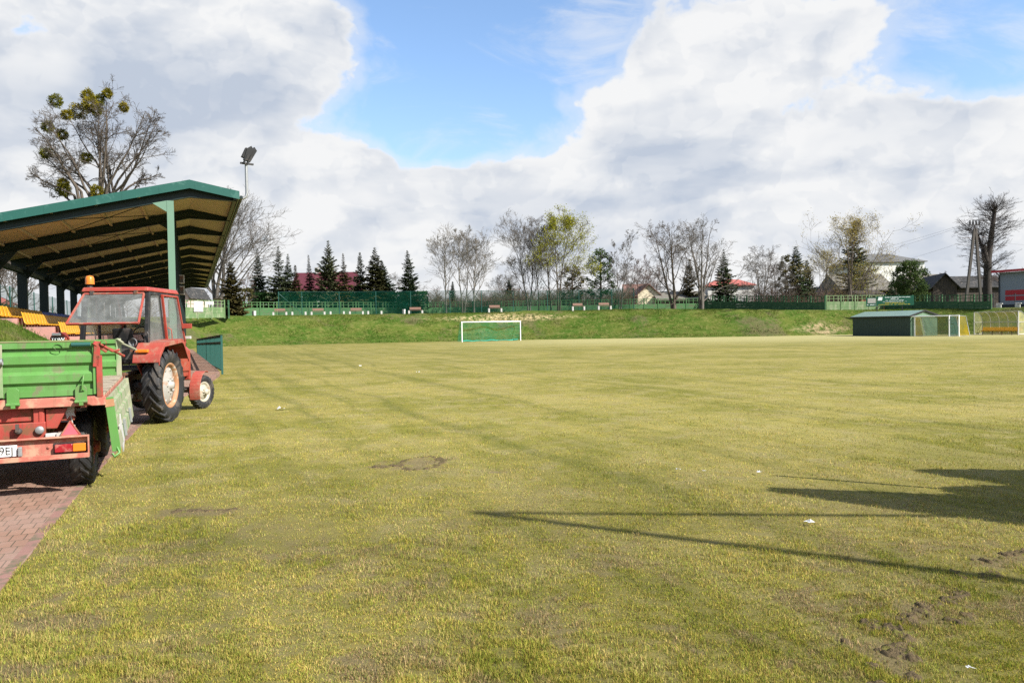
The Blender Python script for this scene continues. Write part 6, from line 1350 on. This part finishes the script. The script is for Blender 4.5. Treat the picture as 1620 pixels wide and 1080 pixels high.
tree_objs('pollarded_tree', 'heavily pollarded dark tree with twiggy shoots beside the utility pole', 'tree', None, org, bP, m_bk_dark)
# trimmed hedge and scrub
for (xa, xb, D, yt, lab, sd_, mt) in [(400, 560, 108.5, 464, 'dark clipped hedge behind the fence below the left spruces', 1, m_hedge), (560, 677, 110, 463, 'dark clipped hedge ending below the single spruce', 2, m_hedge), (345, 400, 103, 458, 'brownish overgrown hedge beside the ragged spruce', 3, m_spruceb)]:
    a_, b_ = at(xa, 490, D), at(xb, 490, D + 1); zt_ = at((xa + xb) / 2, yt, D).z; z = min(T(a_), T(b_)); L = (b_ - a_).length; H = zt_ - z; rs = np.random.RandomState(sd_); n = int(L * 520)
    o = empty('clipped_hedge', (a_.x, a_.y, z), math.atan2(b_.y - a_.y, b_.x - a_.x), lab, 'hedge', 'hedges behind the fence')
    part(o, 'stems', m_bk_dark, lambda mb: [mb.tube([(x, .6, -.2), (x, .6, H * .85)], .12, 6) for x in np.arange(.3, L, .6)])
    C = np.column_stack([rs.uniform(0, L, n), rs.uniform(0, 1.2, n), rs.uniform(.05, H, n)]); m_ = rs.rand(n); C[m_ < .5, 1] = rs.normal(0, .08, (m_ < .5).sum()); C[m_ > .72, 2] = H + rs.normal(0, .08, (m_ > .72).sum())
    V, F = quads_np(C, rs.uniform(.15, .35, n), rs.uniform(.1, .22, n), rs); mesh_np('foliage', V, F, mt, o)
rs = np.random.RandomState(44); r = random.Random(44); segs = []; LC = []
for i in range(260):
    x = r.uniform(655, 1015) if i < 190 else r.uniform(1190, 1330); D = r.uniform(114, 134); v = at(x, 490, D); z = T(v); hh = r.uniform(2.0, 4.3) * (1.1 if x > 780 else .9); 
    for k in range(30):
        az = r.uniform(0, 6.283); d = Vector((math.cos(az) * r.uniform(.1, .8), math.sin(az) * r.uniform(.1, .8), 1)).normalized(); p = Vector((v.x + r.gauss(0, .5), v.y, z - .1)); L = hh * r.uniform(.5, 1.1); q = p + d * L * .5; d2 = (d + Vector((r.gauss(0, .3), r.gauss(0, .3), 0))).normalized(); e_ = q + d2 * L * .5; segs += [(tuple(p), tuple(q), .022, .016), (tuple(q), tuple(e_), .016, .008)]
        for m_ in range(4): t_ = r.random(); w_ = q.lerp(e_, t_); segs.append((tuple(w_), tuple(w_ + Vector((r.gauss(0, .35), r.gauss(0, .35), r.uniform(.1, .6)))), .012, .007))
V, F = tubes_np(segs, 3); tag(mesh_np('bare_scrub', V, F, m_bk_red), 'tangled reddish brown scrub behind the ball net and the fences', 'scrub', kind='stuff')
n = 9000; k_ = rs.randint(0, len(segs), n); C = np.array([segs[i][1] for i in k_]) + rs.normal(0, .15, (n, 3)); V, F = quads_np(C, rs.uniform(.1, .25, n), rs.uniform(.06, .14, n), rs); tag(mesh_np('scrub_leaves', V, F, m_shrubl), 'sparse dull leaves on the scrub behind the net', 'scrub', kind='stuff')
# far belt of woodland on the skyline
rs = np.random.RandomState(12); r = random.Random(12); segs = []
for i in range(240):
    az_ = r.uniform(-36, 36); D = r.uniform(190, 260); x = math.tan(R(az_)) * D; z = 3.4; h_ = r.uniform(5, 9.5); segs.append(((x, D, z), (x, D, z + h_ * .8), .2, .05))
    for k in range(46):
        t_ = r.uniform(.25, 1); a = r.uniform(0, 6.283); p = Vector((x, D, z + h_ * .85 * t_)); l_ = h_ * .34 * r.uniform(.5, 1) * (1.15 - .6 * t_); q = p + Vector((math.cos(a) * l_, math.sin(a) * l_, l_ * r.uniform(.2, 1.1))); segs.append((tuple(p), tuple(q), .05, .03))
        for m_ in range(2): w_ = p.lerp(q, r.uniform(.3, 1)); segs.append((tuple(w_), tuple(w_ + Vector((r.gauss(0, .7), r.gauss(0, .7), r.uniform(.1, 1)))), .035, .02))
V, F = tubes_np(segs, 3); tag(mesh_np('far_woodland', V, F, bark('far twigs', (.13, .10, .085))), 'far belt of bare brown woodland along the skyline', 'woodland', kind='stuff')
# ------------------------------------------------------------------ unseen stand-ins added beside the camera to throw shadows on the turf
def thuja(loc, h, rad, seed, lab):
    rs = np.random.RandomState(seed); o = empty('shadow_shrub', loc, 0, lab, 'shrub', 'unseen shrubs added to shade the turf'); n = 9000; zz_ = rs.uniform(.03, 1, n); prof = np.sin(np.clip(zz_, 0, 1) ** .55 * 3.0 + .14).clip(.03) ** .7; az = rs.uniform(0, 6.283, n); q = rad * prof * rs.uniform(.55, 1.03, n)
    C = np.column_stack([np.cos(az) * q, np.sin(az) * q, zz_ * h]); V, F = quads_np(C, rs.uniform(.06, .16, n), rs.uniform(.04, .09, n), rs, dirs=np.column_stack([np.cos(az) * .5, np.sin(az) * .5, np.ones(n)])); mesh_np('foliage', V, F, m_thuja, o)
    part(o, 'stem', m_bk_brown, lambda mb: mb.tube([(0, 0, -.1), (0, 0, h * .8)], [.09, .03], 8))
def shadow_base(px_, py_, h): g_ = gnd(px_, py_); k = h / math.tan(SUN_EL); return (g_.x + math.sin(SUN_AZ) * k, g_.y + math.cos(SUN_AZ) * k, 0)
thuja(shadow_base(1245, 776, 3.3), 3.3, .60, 1, 'unseen thuja shrub added for its shadow, nearest the camera at the right of the pitch')
thuja(shadow_base(1480, 746, 2.9), 2.9, .8, 2, 'unseen thuja shrub added for its shadow, farther from the camera at the right of the pitch')
thuja(shadow_base(1530, 776, 2.6), 2.6, 1.0, 3, 'unseen broad thuja shrub added to merge the shadows of the two slimmer ones at the right of the pitch')
pb = shadow_base(748, 810, 8.0)
o = empty('shadow_mast', pb, 0, 'unseen steel mast with a stay wire, added outside the right edge for its shadow', 'mast')
part(o, 'mast', m_zinc, lambda mb: (mb.tube([(0, 0, -.2), (0, 0, 8)], [.085, .055], 10), mb.lathe([(0, .12), (.25, .12), (.27, .09)], axis='Z', n=12)))
g_ = gnd(1480, 815); tip = gnd(748, 810); dv = Vector((g_.x - tip.x, g_.y - tip.y, 0)).normalized(); an = Vector((tip.x, tip.y, 0)) + dv * 11.0
part(o, 'stay_wire', m_zinc, lambda mb: mb.tube([(0, 0, 7.95), an - Vector(pb)], .045, 6))  # wire thickened so that its shadow shows
pb = shadow_base(1228, 752, 3.2); mb = MB(); mb.tube([(0, 0, -.2), (0, 0, 3.2)], .03, 8); mb.lathe([(0, .05), (.05, .05), (.06, .03)], axis='Z', n=10); o = mb.build('shadow_pole', m_zinc); o.location = pb; tag(o, 'unseen thin steel pole added for its shadow between the thuja shrubs', 'pole')
# ------------------------------------------------------------------ small things on the turf
def paper(px_, py_, w, seed, lab):
    r = random.Random(seed); g_ = gnd(px_, py_); mb = MB(); n = 5; vs = []
    for i in range(n):
        for j in range(3): vs.append(((i / (n - 1) - .5) * w + r.gauss(0, .01), (j - 1) * w * .3 + r.gauss(0, .01), .035 + abs(r.gauss(0, .05)) * w * 3))
    mb.add(vs, [(i * 3 + j, i * 3 + 3 + j, i * 3 + 4 + j, i * 3 + 1 + j) for i in range(n - 1) for j in range(2)]); L = len(vs)
    o = mb.build('paper_scrap', m_paper, recalc=False); o.location = g_; o.rotation_euler = (0, 0, r.uniform(-.5, .5)); tag(o, lab, 'paper scrap', 'paper scraps on the turf')
for a_ in [(445, 649, .16, 1, 'crumpled white paper scrap on the left of the pitch, largest of them'), (1281, 832, .045, 2, 'small white scrap below the shadows on the right'), (1072, 747, .06, 3, 'flat white scrap in the middle at the end of a worn line'), (1200, 751, .06, 4, 'white scrap left of the long shadow tips'), (571, 580, .12, 5, 'tiny white scrap far out on the pitch'), (662, 590, .14, 6, 'tiny white scrap far out before the goal'), (1114, 749, .03, 7, 'tiniest white scrap on the worn line in the middle'), (1534, 1066, .012, 8, 'pale pebble sized scrap at the bottom right')]: paper(*a_)
# churned, crumbly soil: small height fields that break through the turf
m_soil, t = newmat('dark crumbly soil'); co = t.n('ShaderNodeTexCoord').outputs['Object']; cx, cy, cz = t.sep(co)
n1 = t.noise(co, 9, 6, .7); n2 = t.noise(co, 60, 4, .7); c = t.mix(n1, (.060, .044, .025), (.17, .128, .072)); c = t.mix(t.rng(t.noise(co, 14, 5, .7), .52, .62, 0, .8), c, (.13, .13, .03))
out(t, surf(t, c, .95, 0, t.m('ADD', n1, n2), .02, .05))
def churn(pts, wid, amp, seed, name='churned_soil', lab=None, closed=False, res=.008):
    r = np.random.RandomState(seed); P_ = np.array([tuple(gnd(*q))[:2] for q in pts]); lo = P_.min(0) - wid * 1.6; hi = P_.max(0) + wid * 1.6
    nx, ny = int((hi[0] - lo[0]) / res) + 1, int((hi[1] - lo[1]) / res) + 1; X, Y = np.meshgrid(np.linspace(lo[0], hi[0], nx), np.linspace(lo[1], hi[1], ny)); X = X.ravel(); Y = Y.ravel()
    d = np.full(len(X), 9.); Q = list(P_) + ([P_[0]] if closed else [])
    for a_, b_ in zip(Q, Q[1:]):
        ab = b_ - a_; tt = np.clip(((X - a_[0]) * ab[0] + (Y - a_[1]) * ab[1]) / (ab @ ab + 1e-9), 0, 1); d = np.minimum(d, np.hypot(X - a_[0] - ab[0] * tt, Y - a_[1] - ab[1] * tt))
    dn = d / wid + .9 * snoise(X, Y, seed + 1, 14) + .7 * snoise(X, Y, seed + 2, 40); mask = np.clip(1.15 - dn, 0, 1)
    rough = np.abs(snoise(X, Y, seed + 3, 45)) * .42 + np.abs(snoise(X, Y, seed + 4, 110)) * .35 + r.uniform(0, .25, len(X))
    z = mask * amp * rough - .008 + .012 * mask
    V = np.column_stack([X, Y, z]); i = np.arange(nx * ny).reshape(ny, nx); Fq = np.stack([i[:-1, :-1], i[:-1, 1:], i[1:, 1:], i[1:, :-1]], -1).reshape(-1, 4)
    Fq = Fq[(z[Fq].max(1) > -.004)]
    tag(mesh_np(name, V, Fq, m_soil), lab, 'soil', kind='stuff')
churn([(1620, 872), (1590, 880), (1560, 890)], .045, .018, 1, lab='churned dark soil at the right edge of the turf')
churn([(1535, 935), (1490, 955), (1448, 965), (1440, 985), (1480, 1000)], .045, .017, 2, lab='curved churned rut of dark soil in the turf at bottom right')
churn([(1450, 1010), (1410, 1030), (1385, 1060), (1400, 1090)], .045, .017, 3, lab='churned clods of dark soil at the bottom right corner')
churn([(625, 736), (650, 744), (690, 738), (706, 728), (680, 722), (645, 727)], .045, .012, 4, lab='ring shaped bare worn patch left of the centre of the turf', closed=True)
churn([(595, 738), (620, 739)], .04, .014, 5, lab='small bare scrape beside the ring shaped patch')
churn([(240, 815), (300, 808), (370, 806)], .05, .012, 6, lab='long worn bare scrape in the left foreground')
churn([(1500, 905), (1540, 915), (1585, 905)], .05, .014, 8, lab='faint wheel scrape of bare soil above the curved rut')
churn([(1395, 985), (1420, 1000), (1440, 1030), (1445, 1075)], .04, .02, 9, lab='crumbly line of soil beside the churned clods at bottom right')
churn([(1475, 975), (1520, 985), (1545, 975)], .04, .015, 10, lab='loose dark soil thrown beside the curved rut')
churn([(1331, 1005), (1338, 1022)], .025, .016, 7, lab='small clod of bare soil near the bottom right')
